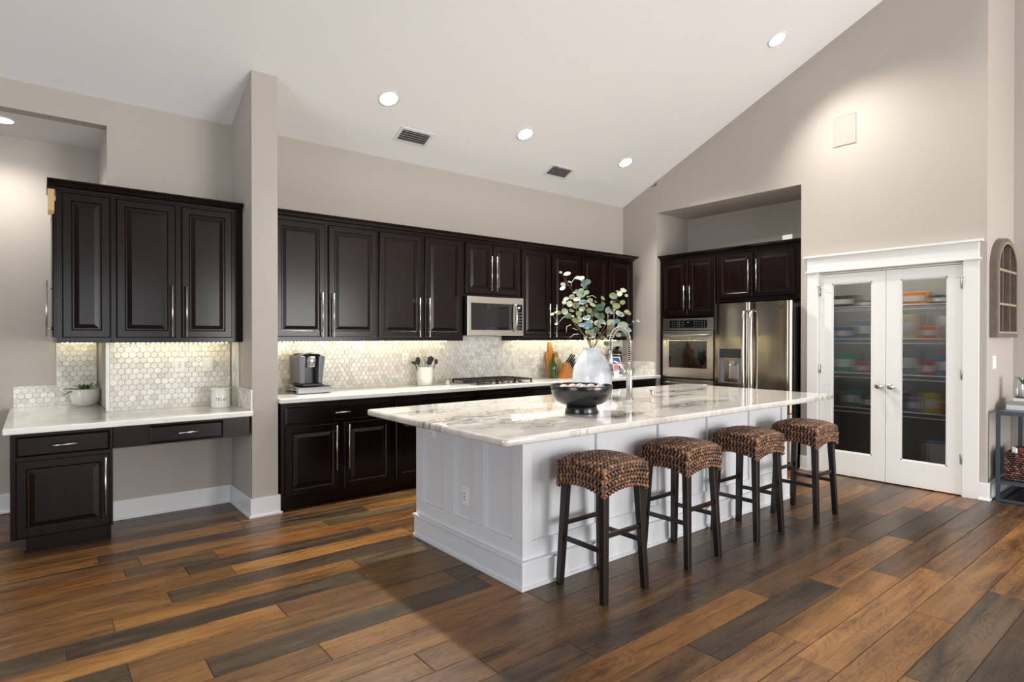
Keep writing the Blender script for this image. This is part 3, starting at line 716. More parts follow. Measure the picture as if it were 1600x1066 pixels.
m = MB(); pts = [(4.072, 5.012, 1.47), (4.072, 4.985, 1.50), (4.072, 4.972, 1.56), (4.072, 4.968, 1.625), (4.072, 4.972, 1.69), (4.072, 4.985, 1.75), (4.072, 5.012, 1.78)]
m.tube(pts, .011, 12); m.build('handle', 'nickel', t)

# ------------------------------------------------------------------ cooktop
t = thing('gas_cooktop', (3.85, 5.1, .915), 'gas cooktop with black cast iron grates set in the back counter', 'cooktop')
CX0, CX1, CY0, CY1 = 3.47, 4.22, 4.85, 5.36
m = MB(); m.box(CX0, CX1, CY0, CY1, .9151, .923); m.build('tray', 'steel_horizontal', t, .003)
def torus_like(m, c, R, r, z): m.lathe((c[0], c[1], z), [(R - r, 0), (R, 0), (R, r * 1.2), (R - r, r * 1.6), (R * .3, r * 1.6)], 20)
burners = [(3.60, 4.97), (3.60, 5.24), (3.845, 5.10), (4.09, 4.97), (4.09, 5.24)]
for c in burners:
    m = MB(); torus_like(m, c, .042, .008, .923); m.build('burner', 'cast_iron', t)
for k in range(3):
    g = MB(); x0 = CX0 + .012 + k * .243; x1 = x0 + .238; z = .949
    for yy in (CY0 + .02, CY1 - .03): g.box(x0, x1, yy, yy + .012, z, z + .014)
    for xx in (x0, x1 - .012): g.box(xx, xx + .012, CY0 + .02, CY1 - .02, z, z + .014)
    nn = 7
    for i in range(1, nn): yy = CY0 + .02 + (CY1 - CY0 - .05) * i / nn; g.box(x0, x0 + .085, yy, yy + .010, z + .002, z + .016); g.box(x1 - .085, x1, yy, yy + .010, z + .002, z + .016)
    for xx, yy in ((x0, CY0 + .02), (x1 - .014, CY0 + .02), (x0, CY1 - .034), (x1 - .014, CY1 - .034), (x0, 5.10), (x1 - .014, 5.10)): g.box(xx, xx + .014, yy, yy + .014, .9232, z)
    g.build('grate', 'cast_iron', t)
for i in range(5):
    m = MB(); m.lathe((3.70 + i * .075, CY0 + .012 + .028, .9232), [(.019, 0), (.019, .008), (.016, .024), (.014, .026)], 18); m.build('knob', 'nickel', t)

# ------------------------------------------------------------------ downlights, vents, speaker
nrm = Vector((0, -0.447, -1)).normalized()   # into the room
def on_ceiling(o, x, y, z): o.location = (x, y, z); o.rotation_euler = Vector((0, 0, -1)).rotation_difference(nrm).to_euler()
def downlight(x, y, lab, sloped=True, z=None, e=0):
    zz = ceil_z(y) if z is None else z
    t = thing('recessed_light', (0, 0, 0), lab, 'light')
    m = MB(); m.lathe((0, 0, 0), [(.095, .004), (.095, -.004), (.078, -.007), (.076, -.002)], 40, caps=False); m.build('trim_ring', 'vent_white', t)
    m = MB(); m.lathe((0, 0, 0), [(.077, .003), (.077, -.003), (.05, -.004)], 40); m.build('lens', 'lamp_on', t)
    if sloped: on_ceiling(t, x, y, zz)
    else: t.location = (x, y, zz)
    spot('lamp_beam', (x, y - .02, zz - .05), e, size=118 if sloped else 150, aim=(0, -.447, -1) if sloped else None)
labs = ['bright recessed ceiling light nearest the grey wing wall', 'bright recessed ceiling light between the two ceiling vents',
        'bright recessed ceiling light nearest the corner by the oven niche', 'bright recessed ceiling light highest on the slope, at the upper right']
for (x, y), lab, e in zip(DOWN, labs, SPOT_E): downlight(x, y, lab, True, None, e)
downlight(-.20, 5.76, 'recessed light in the flat hall soffit at the left edge', False, 3.01, 55)
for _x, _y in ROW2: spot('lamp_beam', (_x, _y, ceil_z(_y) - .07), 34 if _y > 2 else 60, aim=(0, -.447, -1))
def vent(x, y, lab, w_=.36, h_=.20):
    t = thing('ceiling_vent', (0, 0, 0), lab, 'vent')
    m = MB()
    for a, c, d, e in ((-w_ / 2, w_ / 2, -h_ / 2, -h_ / 2 + .025), (-w_ / 2, w_ / 2, h_ / 2 - .025, h_ / 2), (-w_ / 2, -w_ / 2 + .03, -h_ / 2 + .025, h_ / 2 - .025), (w_ / 2 - .03, w_ / 2, -h_ / 2 + .025, h_ / 2 - .025)): m.box(a, c, d, e, -.008, .002)
    m.build('frame', 'vent_white', t)
    m = MB(); m.box(-w_ / 2 + .03, w_ / 2 - .03, -h_ / 2 + .025, h_ / 2 - .025, -.001, .001); m.build('backing', 'vent_dark', t)
    for i in range(5):
        yy = -h_ / 2 + .038 + i * (h_ - .065) / 4.6
        m = MB(); m.hexa([(-w_ / 2 + .03, yy, -.010), (w_ / 2 - .03, yy, -.010), (w_ / 2 - .03, yy + .014, -.002), (-w_ / 2 + .03, yy + .014, -.002), (-w_ / 2 + .03, yy + .001, -.0085), (w_ / 2 - .03, yy + .001, -.0085), (w_ / 2 - .03, yy + .015, -.001), (-w_ / 2 + .03, yy + .015, -.001)])
        m.build('louvre', 'vent_white', t)
    on_ceiling(t, x, y, ceil_z(y))
vent(2.873, 5.095, 'white louvred ceiling vent nearest the first recessed light'); vent(4.81, 5.09, 'white louvred ceiling vent farther right, before the third recessed light')
m = MB(); m.panel(FX(XR), 2.433, 2.651, 3.345, 3.65, [(0, 0), (0, .004), (.006, .007), (.01, .005)]); o = m.build('wall_speaker', 'speaker_grille', None)
tag(o, 'square greige in-wall speaker grille high on the right wall', 'speaker')

# ------------------------------------------------------------------ niche: oven cabinet, fridge cabinet
FN = FX(6.44)
t = thing('oven_cabinet', (6.7, 4.44, 0), 'tall dark oven cabinet in the wall niche, left of the refrigerator', 'cabinet')
m = MB(); m.box(6.44, 7.03, 4.012, 4.855, 1.648, 2.425); m.box(6.44, 7.03, 4.012, 4.045, .0, 1.648); m.box(6.44, 7.03, 4.80, 4.855, 0, 1.648); m.box(6.44, 7.03, 4.045, 4.80, 0, .16); m.build('body', 'espresso', t, .0015)
door(t, FN, 4.43, 4.825, 1.69, 2.40, 4.462, 1.91, .30); door(t, FN, 4.04, 4.41, 1.69, 2.40, 4.376, 1.91, .30)
t = thing('fridge_cabinet', (6.7, 3.5, 1.82), 'dark two-door cabinet above the refrigerator in the wall niche', 'cabinet')
m = MB(); m.box(6.44, 7.03, 2.978, 4.0115, 1.83, 2.425); m.build('body', 'espresso', t, .0015)
door(t, FN, 3.56, 3.99, 1.875, 2.40, 3.594, 2.12, .37); door(t, FN, 3.075, 3.53, 1.875, 2.40, 3.496, 2.12, .37)
m = MB(); prof = [(0, 0), (.006, 0), (.006, .010), (.018, .016), (.034, .030), (.042, .040), (.048, .042), (.048, .050), (0, .050)]
m.prism([(6.435 - a * 1.2, 2.425 + c) for a, c in prof], lambda a, c, d: (a, d, c), 2.976, 4.858); m.box(6.435, 7.02, 2.978, 4.856, 2.4255, 2.46)
o = m.build('crown_moulding', 'espresso'); tag(o, 'dark crown moulding on the cabinets inside the wall niche', 'moulding')
m = MB(); m.box(6.60, 6.63, 3.185, 3.30, 2.460, 2.565); o = m.build('white_router', 'white_plastic', None, .006); tag(o, 'small white box on top of the cabinet above the refrigerator', 'box')
# double oven
t = thing('double_wall_oven', (6.6, 4.42, .2), 'stainless double wall oven built into the niche', 'oven')
FO = FX(6.44)
m = MB(); m.box(6.441, 7.0, 4.046, 4.799, .161, 1.646); m.build('housing', 'black_plastic', t)
m = MB(); m.panel(FO, 4.05, 4.797, 1.50, 1.645, [(0, 0), (0, .022), (.003, .025)]); q = m.build('control_panel', 'steel_horizontal', t)
m = MB(); m.panel(FO, 4.14, 4.69, 1.528, 1.622, [(0, .024), (0, .027)]); q2 = m.build('display', 'black_glass', q)
m = MB()
for r_ in range(3):
    for c_ in range(14):
        if 5 <= c_ <= 8: continue
        m.panel(FO, 4.17 + c_ * .036, 4.182 + c_ * .036, 1.545 + r_ * .026, 1.55 + r_ * .026, [(0, .0265), (0, .0275)])
m.panel(FO, 4.405, 4.425, 1.592, 1.602, [(0, .0265), (0, .0275)]); m.build('buttons', 'socket_grey', t)
for z0, z1, lab in ((.895, 1.487, None), (.175, .872, None)):
    m = MB(); m.panel(FO, 4.05, 4.797, z0, z1, [(0, 0), (0, .028), (.004, .032)]); q = m.build('oven_door', 'steel_horizontal', t)
    zc = z1 - .085
    m = MB(); m.panel(FO, 4.142, 4.698, z0 + .125, z1 - .10, [(0, .031), (0, .034)]); m.build('window', 'black_glass', q)
    m = MB(); pts = [(6.405, 4.09, z1 - .05), (6.37, 4.10, z1 - .05), (6.358, 4.16, z1 - .052), (6.354, 4.42, z1 - .054), (6.358, 4.68, z1 - .052), (6.37, 4.745, z1 - .05), (6.405, 4.755, z1 - .05)]
    m.tube(pts, .012, 12); m.build('handle', 'nickel', q)
# refrigerator
t = thing('refrigerator', (6.6, 3.46, 0), 'stainless french-door refrigerator with an ice dispenser', 'refrigerator')
m = MB(); m.box(6.29, 6.98, 3.005, 3.925, .03, 1.775); m.build('cabinet', 'black_plastic', t, .004)
m = MB(); m.box(6.30, 6.9, 3.05, 3.88, 0, .03); m.build('feet', 'black_plastic', t)
FF = lambda a, c, d: (6.28 - d, a, c)
def bowed(m, y0, y1, z0, z1, holes=None, n=10):
    D = .072
    P = [];
    for i in range(n + 1):
        s_ = i / n; y = y0 + (y1 - y0) * s_; e = min(s_, 1 - s_) * (y1 - y0)
        d = D - .012 * max(0, 1 - e / .02) ** 2 + .006 * math.sin(math.pi * s_); P.append((y, d))
    P = [(y0, 0)] + P + [(y1, 0)]
    n2 = len(P); vs = [(6.28 - d, y, z0) for y, d in P] + [(6.28 - d, y, z1) for y, d in P]
    m.add(vs, [tuple(reversed(range(n2))), tuple(range(n2, 2 * n2))], 0); m.add(vs, [(i, (i + 1) % n2, n2 + (i + 1) % n2, n2 + i) for i in range(n2)], 0, True)
m = MB(); bowed(m, 3.475, 3.922, .60, 1.80); dl = m.build('door', 'steel_vertical', t)
m = MB(); bowed(m, 3.008, 3.467, .60, 1.80); dr = m.build('door', 'steel_vertical', t)
m = MB(); bowed(m, 3.008, 3.922, .08, .59); df = m.build('freezer_drawer', 'steel_vertical', t)
m = MB(); m.tube([(6.2, 3.1, .52), (6.15, 3.11, .52), (6.14, 3.46, .52), (6.15, 3.81, .52), (6.2, 3.82, .52)], .013, 10); m.build('handle', 'nickel', df)
for y, d_ in ((3.515, dl), (3.425, dr)):
    m = MB(); m.tube([(6.208, y, 1.70), (6.165, y, 1.69), (6.15, y, 1.60), (6.145, y, 1.25), (6.15, y, .90), (6.165, y, .76), (6.208, y, .74)], .016, 12); m.build('handle', 'nickel', d_)
FD2 = lambda a, c, d: (6.203 - d, a, c)
m = MB()
for a, c, z0, z1 in ((3.555, 3.565, .88, 1.275), (3.84, 3.85, .88, 1.275), (3.565, 3.84, .88, .895)): m.panel(FD2, a, c, z0, z1, [(0, 0), (0, .010)])
m.build('dispenser_frame', 'steel_horizontal', dl)
m = MB(); m.panel(FD2, 3.565, 3.84, 1.175, 1.275, [(0, 0), (0, .009)]); m.build('dispenser_panel', 'black_glass', dl)
m = MB(); m.panel(FD2, 3.565, 3.84, .895, 1.175, [(0, -.004), (0, .0)]); m.build('dispenser_cavity', 'grey_plastic', dl)
m = MB(); m.panel(FD2, 3.60, 3.72, .93, 1.10, [(0, 0), (.01, .006)]); m.box(6.165, 6.20, 3.625, 3.69, 1.10, 1.14); m.build('dispenser_paddle', 'nickel', dl)
m = MB(); m.panel(FD2, 3.095, 3.135, 1.715, 1.755, [(0, .002), (0, .007)]); m.build('badge', 'print_black', dr)

# ------------------------------------------------------------------ pantry doors
FP = FX(XR)
t = thing('trim_1', (XR, 2.17, 0), None, None); t['kind'] = 'structure'
m = MB(); m.panel(FP, 1.44, 1.553, 0, 2.08, [(0, 0), (0, .020)]); m.build('side_casing', 'door_paint', t, .002)
m = MB(); m.panel(FP, 2.792, 2.90, 0, 2.08, [(0, 0), (0, .020)]); m.build('side_casing', 'door_paint', t, .002)
m = MB(); m.panel(FP, 1.44, 2.90, 2.098, 2.235, [(0, 0), (0, .024)]); m.panel(FP, 1.425, 2.915, 2.08, 2.098, [(0, 0), (0, .036)]); m.panel(FP, 1.41, 2.93, 2.235, 2.255, [(0, 0), (0, .045)]); m.build('header', 'door_paint', t, .002)
m = MB(); m.box(XR, XR + T, 1.555, 1.563, 0, 2.066); m.box(XR, XR + T, 2.782, 2.79, 0, 2.066); m.box(XR, XR + T, 1.563, 2.782, 2.058, 2.066); m.build('jamb', 'door_paint', t)
def pdoor(n, y0, y1, g0, g1, knob_y, hinge_y, sgn):
    t = thing('door_%d' % n, (XR, (y0 + y1) / 2, 0), None, None); t['kind'] = 'structure'
    X0 = XR + .004; F = FX(X0 + .035)
    m = MB(); z0, z1, a, c = .012, 2.052, .245, 1.955
    for s0, s1, t0, t1 in ((y0, g0, z0, z1), (g1, y1, z0, z1), (g0, g1, z0, a), (g0, g1, c, z1)): m.panel(F, s0, s1, t0, t1, [(0, 0), (0, .035)])
    m.build('door_frame', 'door_paint', t)
    m = MB()
    for s0, s1, t0, t1 in ((g0, g0 + .012, a, c), (g1 - .012, g1, a, c), (g0, g1, a, a + .012), (g0, g1, c - .012, c)): m.panel(F, s0, s1, t0, t1, [(0, .012), (0, .028)])
    m.build('glazing_bead', 'door_paint', t)
    m = MB(); nr = int((g1 - g0) / .010); vs = []; K = 6
    N = nr * K
    for z in (a, c):
        for i in range(N + 1):
            y = g0 + (g1 - g0) * i / N; vs.append((X0 + .017 - .0020 * abs(math.sin(math.pi * i / K)), y, z))
    m.add(vs, [(i, i + 1, N + 2 + i, N + 1 + i) for i in range(N)], 0, True)
    me = m.mesh('reeded_pane', ['reeded_glass'], t['_o'], recalc=False); me.flip_normals(); o = bpy.data.objects.new('reeded_pane', me); COL.objects.link(o); o.parent = t
    m = MB(); m.lathe((X0, knob_y, .935), [(.026, 0), (.026, -.004), (.010, -.008), (.010, -.022), (.022, -.030), (.029, -.042), (.026, -.054), (.012, -.060)], 24, axis='x'); m.build('knob', 'chrome', t)
    for z in (.33, 1.08, 1.88):
        m = MB(); m.tube([(X0 - .004, hinge_y, z - .045), (X0 - .004, hinge_y, z + .045)], .006, 8); m.box(X0 - .003, X0, hinge_y - .014, hinge_y + .014, z - .042, z + .042); m.build('hinge', 'nickel', t)
    m = MB(); m.tube([(X0 - .004, hinge_y, 1.932), (X0 - .03, hinge_y - sgn * .015, 1.935), (X0 - .045, hinge_y + sgn * .04, 1.935)], .004, 6); m.build('door_stop', 'nickel', t)
pdoor(1, 2.168, 2.780, 2.286, 2.660, 2.218, 2.781, -1)
pdoor(2, 1.565, 2.164, 1.672, 2.042, 2.114, 1.564, 1)
# pantry shelves and goods
cols = {}
def pm(name, c, r=.5): simple(name, c, r); return name
goods = {'green': rgb(60, 150, 96), 'orange': rgb(226, 140, 78), 'yellow': rgb(216, 190, 60), 'red': rgb(170, 62, 58), 'plum': rgb(96, 60, 84), 'blue': rgb(90, 120, 160),
         'white': rgb(228, 226, 220), 'brown': rgb(110, 78, 58), 'teal': rgb(90, 140, 140), 'grey': rgb(140, 146, 150), 'black': rgb(44, 42, 44), 'cream': rgb(220, 206, 176), 'lilac': rgb(150, 140, 190)}
for k, v in goods.items(): pm('good_' + k, v)
SH = [(1.72, 'top'), (1.385, 'second'), (1.03, 'third'), (.668, 'lowest')]
for z, nm in SH:
    t = thing('pantry_shelf', (6.9, 2.17, z), 'white wire shelf behind the pantry glass, %s of four' % nm, 'shelf')
    m = MB(); m.tube([(6.72, 1.51, z + .004), (6.72, 2.84, z + .004)], .005, 8); m.tube([(6.72, 1.51, z - .04), (6.72, 2.84, z - .04)], .005, 8); m.build('front_rail', 'wire_white', t)
    m = MB()
    for i in range(20): yy = 1.53 + i * .068; m.box(6.718, 7.14, yy, yy + .004, z - .003, z)
    o = m.build('wires', 'wire_white', t); o['kind'] = 'stuff'
G = [(1.72, 1.83, .13, .09, 'black', 'box', 'dark flat box'), (1.72, 2.05, .24, .13, 'orange', 'box', 'orange snack box'), (1.72, 2.47, .15, .07, 'brown', 'box', 'brown low carton'), (1.72, 2.70, .26, .13, 'black', 'box', 'dark bag-shaped pack'),
     (1.385, 1.77, .09, .22, 'white', 'can', 'white tin'), (1.385, 1.91, .15, .13, 'orange', 'box', 'orange carton'), (1.385, 2.09, .17, .24, 'cream', 'box', 'cream cereal box'), (1.385, 2.47, .17, .20, 'grey', 'box', 'grey carton'), (1.385, 2.68, .19, .13, 'blue', 'box', 'blue carton'),
     (1.03, 1.78, .12, .21, 'blue', 'box', 'blue tall box'), (1.03, 1.92, .13, .15, 'red', 'box', 'red box'), (1.03, 2.09, .18, .25, 'grey', 'box', 'pale grey bin'), (1.03, 2.49, .13, .12, 'red', 'box', 'red carton'), (1.03, 2.67, .21, .21, 'green', 'box', 'green package'),
     (.668, 1.76, .09, .12, 'red', 'can', 'red can'), (.668, 1.89, .14, .20, 'yellow', 'box', 'yellow box'), (.668, 2.03, .12, .15, 'lilac', 'box', 'lilac box'), (.668, 2.14, .07, .19, 'black', 'can', 'black tin'), (.668, 2.43, .14, .14, 'plum', 'box', 'plum carton'), (.668, 2.59, .15, .19, 'teal', 'box', 'teal carton'), (.668, 2.73, .09, .15, 'brown', 'can', 'brown jar')]
zn = {1.72: 'top', 1.385: 'second', 1.03: 'third', .668: 'lowest'}
for z, y, wd, h, c, kd, nm in G:
    if kd == 'lowbox': continue
    zz = z + .0005
    door_side = 'right' if y < 2.25 else 'left'
    lab = '%s on the %s pantry shelf behind the %s glass' % (nm, zn[z], door_side)
    if kd == 'box':
        t = thing('food_package', (6.84, y, zz), lab, 'package', 'groceries on the pantry shelves')
        m = MB(); m.box(6.755, 6.92, y - wd / 2, y + wd / 2, zz, zz + h); m.build('carton', 'good_' + c, t, .004)
        m = MB(); m.box(6.753, 6.755, y - wd * .38, y + wd * .38, zz + h * .3, zz + h * .7); m.build('label_band', 'good_white' if c != 'white' else 'good_blue', t)
    else:
        t = thing('food_tin', (6.80, y, zz), lab, 'tin', 'groceries on the pantry shelves')
        m = MB(); m.lathe((6.80, y, zz), [(wd / 2 * .95, 0), (wd / 2, .004), (wd / 2, h - .004), (wd / 2 * .95, h)], 20); m.build('can', 'good_' + c, t)
        m = MB(); m.lathe((6.80, y, zz + h), [(wd / 2 * .9, 0), (wd / 2 * .9, .008)], 20); m.build('lid', 'nickel', t)
t = thing('storage_bin', (6.85, 1.76, 0), 'large white bin on the pantry floor behind the right glass', 'bin')
m = MB(); m.hexa([(6.76, 1.66, 0), (6.98, 1.66, 0), (6.98, 1.90, 0), (6.76, 1.90, 0), (6.73, 1.63, .40), (7.01, 1.63, .40), (7.01, 1.93, .40), (6.73, 1.93, .40)]); m.build('tub', 'good_white', t, .006)
m = MB(); m.box(6.72, 7.02, 1.62, 1.94, .401, .42); m.build('lid', 'good_blue', t, .004)
area_light('pantry_fill', (6.66, 2.16, 2.55), (6.66, 2.16, 0), .2, .9, 15, (1, .97, .93))  # added unseen fill light, brightens the goods behind the reeded glass

# ------------------------------------------------------------------ bar stools
CH = [rgb(122, 84, 60), rgb(98, 66, 48), rgb(78, 53, 42), rgb(140, 100, 70), rgb(108, 82, 70), rgb(154, 116, 84), rgb(88, 62, 52), rgb(128, 88, 58)]
def chunk(m, c, d, nrm_, L, W_, H_, col):
    c = Vector(c); d = Vector(d).normalized(); nn = Vector(nrm_).normalized(); s_ = d.cross(nn).normalized(); nn = s_.cross(d)
    vs = [c - d * L / 2 - nn * H_ * .3]
    for k in (-.28, .28):
        for i in range(6):
            a = math.pi / 3 * i; vs.append(c + d * L * k + s_ * (W_ / 2 * math.cos(a)) + nn * (H_ / 2 * math.sin(a)))
    vs.append(c + d * L / 2 - nn * H_ * .3)
    fs = [(0, 1 + (i + 1) % 6, 1 + i) for i in range(6)] + [(1 + i, 1 + (i + 1) % 6, 7 + (i + 1) % 6, 7 + i) for i in range(6)] + [(7 + i, 7 + (i + 1) % 6, 13) for i in range(6)]
    m.add(vs, fs, 0, True, tuple(col[:3]))
HW = .181
def seat_top(x, y):
    rx, ry = min(abs(x) / HW, 1), min(abs(y) / HW, 1)
    return .746 - .022 * rx ** 3 - .026 * ry ** 3
def seat_bot(s_): return .556 + .036 * (1 - (abs(s_) / HW) ** 2)
def make_stool(label):
    t = thing('bar_stool', (0, 0, 0), label, 'stool', 'woven stools along the island')
    m = MB(); n = 14; g = [-HW + 2 * HW * i / n for i in range(n + 1)]; k = .012
    vs = [(x * .97, y * .97, seat_top(x, y) - k) for y in g for x in g]
    fs = [(j * (n + 1) + i, j * (n + 1) + i + 1, (j + 1) * (n + 1) + i + 1, (j + 1) * (n + 1) + i) for j in range(n) for i in range(n)]
    m.add(vs, fs, 0, True)
    for ax in (0, 1):
        for sg in (-1, 1):
            vs = []
            for q in g:
                p = (sg * HW * .97, q * .97) if ax == 0 else (q * .97, sg * HW * .97)
                src = (sg * HW, q) if ax == 0 else (q, sg * HW)
                vs += [(p[0], p[1], seat_top(*src) - k), (p[0], p[1], seat_bot(q))]
            m.add(vs, [(2 * i, 2 * i + 2, 2 * i + 3, 2 * i + 1) for i in range(n)], 0, False)
    m.box(-.165, .165, -.165, .165, .60, .66)
    m.build('seat_pad', 'weave_under', t)
    m = MB(); R = random.Random(3); nx = 14; st = 2 * HW / nx
    for j in range(nx):
        for i in range(nx + 1):
            x = -HW + (i + (.0 if j % 2 else .5)) * st; y = -HW + (j + .5) * st
            if abs(x) > HW * 1.01: continue
            e = .004; gx = (seat_top(x + e, y) - seat_top(x - e, y)) / (2 * e); gy = (seat_top(x, y + e) - seat_top(x, y - e)) / (2 * e)
            nn = Vector((-gx, -gy, 1)); sgn = 1 if j % 2 else -1
            d = Vector((1, .75 * sgn, gx + gy * .75 * sgn))
            chunk(m, (x, y, seat_top(x, y) - .003), d, nn, .043, .020, .019, R.choice(CH))
    for ax in (0, 1):
        for sg in (-1, 1):
            for r_ in range(6):
                for i in range(nx):
                    q = -HW + (i + .5) * st; src = (sg * HW, q) if ax == 0 else (q, sg * HW)
                    zt, zb = seat_top(*src) - .008, seat_bot(q) + .006; z = zb + (zt - zb) * (r_ + .3) / 5.6
                    d = Vector((0, (1 if r_ % 2 else -1) * .55, 1)) if ax == 0 else Vector(((1 if r_ % 2 else -1) * .55, 0, .8))
                    if ax == 1: d = Vector((1, 0, (.7 if r_ % 2 else -.7)))
                    nn = (sg, 0, 0) if ax == 0 else (0, sg, 0)
                    pz = 1.0 - .03 * max(0, r_ - 4)
                    p = (src[0] * (pz if ax == 0 else 1), src[1] * (pz if ax == 1 else 1), z)
                    chunk(m, p, d, nn, .040, .0185, .017, R.choice(CH))
    for sx in (-1, 1):
        for sy in (-1, 1):
            for r_ in range(8):
                z = .566 + r_ * .018; chunk(m, (sx * HW * .95, sy * HW * .95, z), (sx * .2, -sy * .2, 1), (sx, sy, 0), .032, .018, .016, R.choice(CH))
    o = m.build('woven_cover', 'seagrass', t)
    for sx in (-1, 1):
        for sy in (-1, 1):
            a, c, ht, hb = .140, .168, .0215, .0175
            vs = [(sx * c + i * hb, sy * c + j * hb, 0) for i, j in ((-1, -1), (1, -1), (1, 1), (-1, 1))] + [(sx * a + i * ht, sy * a + j * ht, .64) for i, j in ((-1, -1), (1, -1), (1, 1), (-1, 1))]
            m = MB(); m.hexa(vs); m.build('leg', 'seat_leg', t, .003)
    for sg in (-1, 1):
        m = MB(); m.box(-.140, .140, sg * .153 - .008, sg * .153 + .008, .335, .362); m.build('stretcher', 'seat_leg', t, .003)
        m = MB(); m.box(sg * .156 - .008, sg * .156 + .008, -.145, .145, .255, .282); m.build('stretcher', 'seat_leg', t, .003)
    return t
st_labels = ['woven seagrass bar stool nearest the left corner of the island', 'second woven seagrass bar stool from the island corner', 'third woven seagrass bar stool from the island corner', 'fourth woven seagrass bar stool, farthest from the camera near the pantry']
stool = make_stool(st_labels[0])
for i, (x, y) in enumerate(((2.485, 2.272), (3.232, 2.278), (4.018, 2.262), (4.768, 2.200))):
    s_ = stool if i == 0 else copy_tree(stool)
    s_.location = (x, y, 0); s_['label'] = st_labels[i]; s_.rotation_euler = (0, 0, (0, .01, -.012, .008)[i])

# ------------------------------------------------------------------ on the island
BX, BY, BZ = 2.768, 2.712, .9152
t = thing('footed_bowl', (BX, BY, BZ), 'matte black footed bowl on the island in front of the vase', 'bowl')
m = MB(); m.lathe((BX, BY, BZ), [(.108, 0), (.110, .004), (.100, .030), (.098, .052)], 48); m.build('foot', 'bowl_black', t)
m = MB(); m.lathe((BX, BY, BZ), [(.098, .050), (.138, .060), (.168, .080), (.189, .112), (.199, .145), (.203, .175), (.201, .180), (.193, .180), (.190, .168), (.182, .135), (.160, .100), (.120, .082), (.05, .078)], 56); m.build('basin', 'bowl_black', t)
R = random.Random(5)
lb = ['pink ball at the left in the black bowl', 'pale pink ball second from the left in the black bowl', 'grey-blue ball in the middle of the black bowl', 'pink ball right of the middle in the black bowl', 'pale grey ball at the right in the black bowl', 'grey ball at the back of the black bowl']
for i, (a, r_, mt) in enumerate(((-.115, -.02, 'pebble_pink'), (-.055, .03, 'pebble_pink'), (.01, -.03, 'pebble_grey'), (.065, .025, 'pebble_pink'), (.118, -.02, 'pebble_grey'), (.0, .10, 'pebble_grey'))):
    ax = Vector((.7785, -.6276)) * a + Vector((.6276, .7785)) * r_
    m = MB(); pr = [(.038 * math.cos(q), .034 * math.sin(q)) for q in [math.radians(-88 + 176 * k / 10) for k in range(11)]]
    m.lathe((BX + ax.x, BY + ax.y, BZ + .150 - (.0 if i != 5 else .004)), pr, 20); o = m.build('decorative_ball', mt); tag(o, lb[i], 'ball', 'balls in the black bowl')
VX, VY = 3.519, 3.329
m = MB(); m.lathe((VX, VY, .9152), [(.148, 0), (.156, .008), (.160, .05), (.161, .13), (.156, .20), (.142, .262), (.118, .318), (.088, .362), (.074, .385), (.073, .402), (.076, .405), (.070, .404), (.068, .385), (.08, .34), (.12, .26), (.14, .1), (.1, .03)], 56)
o = m.build('vase', 'vase_glaze'); tag(o, 'large mottled white ceramic vase with a narrow neck on the island', 'vase')
# eucalyptus
t = thing('eucalyptus_branches', (VX, VY, 1.00), 'tall spray of round-leaved eucalyptus standing in the white vase', 'plant')
RV = Vector((.7785, -.6276, 0)); FV = Vector((.6276, .7785, 0)); SCL = .000683; mouth = Vector((VX, VY, 1.315))
Ls = [(118, 108, 18, 'pale'), (193, 128, 40, 'pale'), (148, 248, 32, 'pale'), (140, 300, 36, 'pale'), (325, 170, 34, 'pale'), (358, 182, 38, 'pale'), (440, 215, 38, 'blue'), (398, 250, 38, 'blue'), (255, 395, 40, 'sage'), (180, 425, 38, 'sage'),
      (360, 360, 52, 'sage'), (420, 345, 32, 'sage'), (310, 430, 42, 'pale'), (220, 482, 46, 'pale'), (155, 465, 26, 'pale'), (375, 465, 48, 'blue'), (160, 575, 44, 'pale'), (195, 625, 42, 'dark'), (85, 590, 30, 'olive'), (10, 610, 24, 'sage'),
      (60, 720, 22, 'sage'), (280, 690, 44, 'olive'), (340, 665, 38, 'pale'), (330, 600, 38, 'olive'), (300, 500, 42, 'olive'), (370, 545, 38, 'sage'), (430, 650, 52, 'blue'), (430, 740, 62, 'blue'), (365, 735, 38, 'blue'), (505, 490, 42, 'pale'),
      (475, 440, 34, 'pale'), (630, 410, 30, 'sage'), (585, 525, 52, 'dark'), (660, 560, 50, 'blue'), (570, 620, 52, 'blue'), (510, 600, 38, 'olive'), (625, 620, 42, 'dark'), (610, 690, 48, 'sage'), (560, 705, 38, 'pale'), (712, 585, 32, 'pale'),
      (725, 395, 44, 'sage'), (790, 370, 38, 'pale'), (848, 340, 24, 'pale'), (715, 470, 34, 'sage'), (760, 510, 48, 'olive'), (878, 390, 20, 'pale'), (830, 470, 34, 'olive'), (805, 605, 60, 'pale'), (710, 705, 48, 'pale'), (905, 590, 38, 'olive'),
      (772, 690, 34, 'blue'), (830, 740, 56, 'sage'), (882, 790, 56, 'blue'), (700, 830, 62, 'dark'), (500, 828, 44, 'pale'), (440, 812, 38, 'sage'), (655, 950, 46, 'dark'), (540, 785, 42, 'dark'), (590, 745, 36, 'sage'), (700, 762, 42, 'olive'), (850, 835, 40, 'dark'),
      (795, 850, 34, 'sage'), (1000, 690, 26, 'sage'), (460, 560, 40, 'olive'), (540, 560, 36, 'dark'), (250, 560, 34, 'olive'), (470, 700, 40, 'sage'), (640, 480, 30, 'dark')]
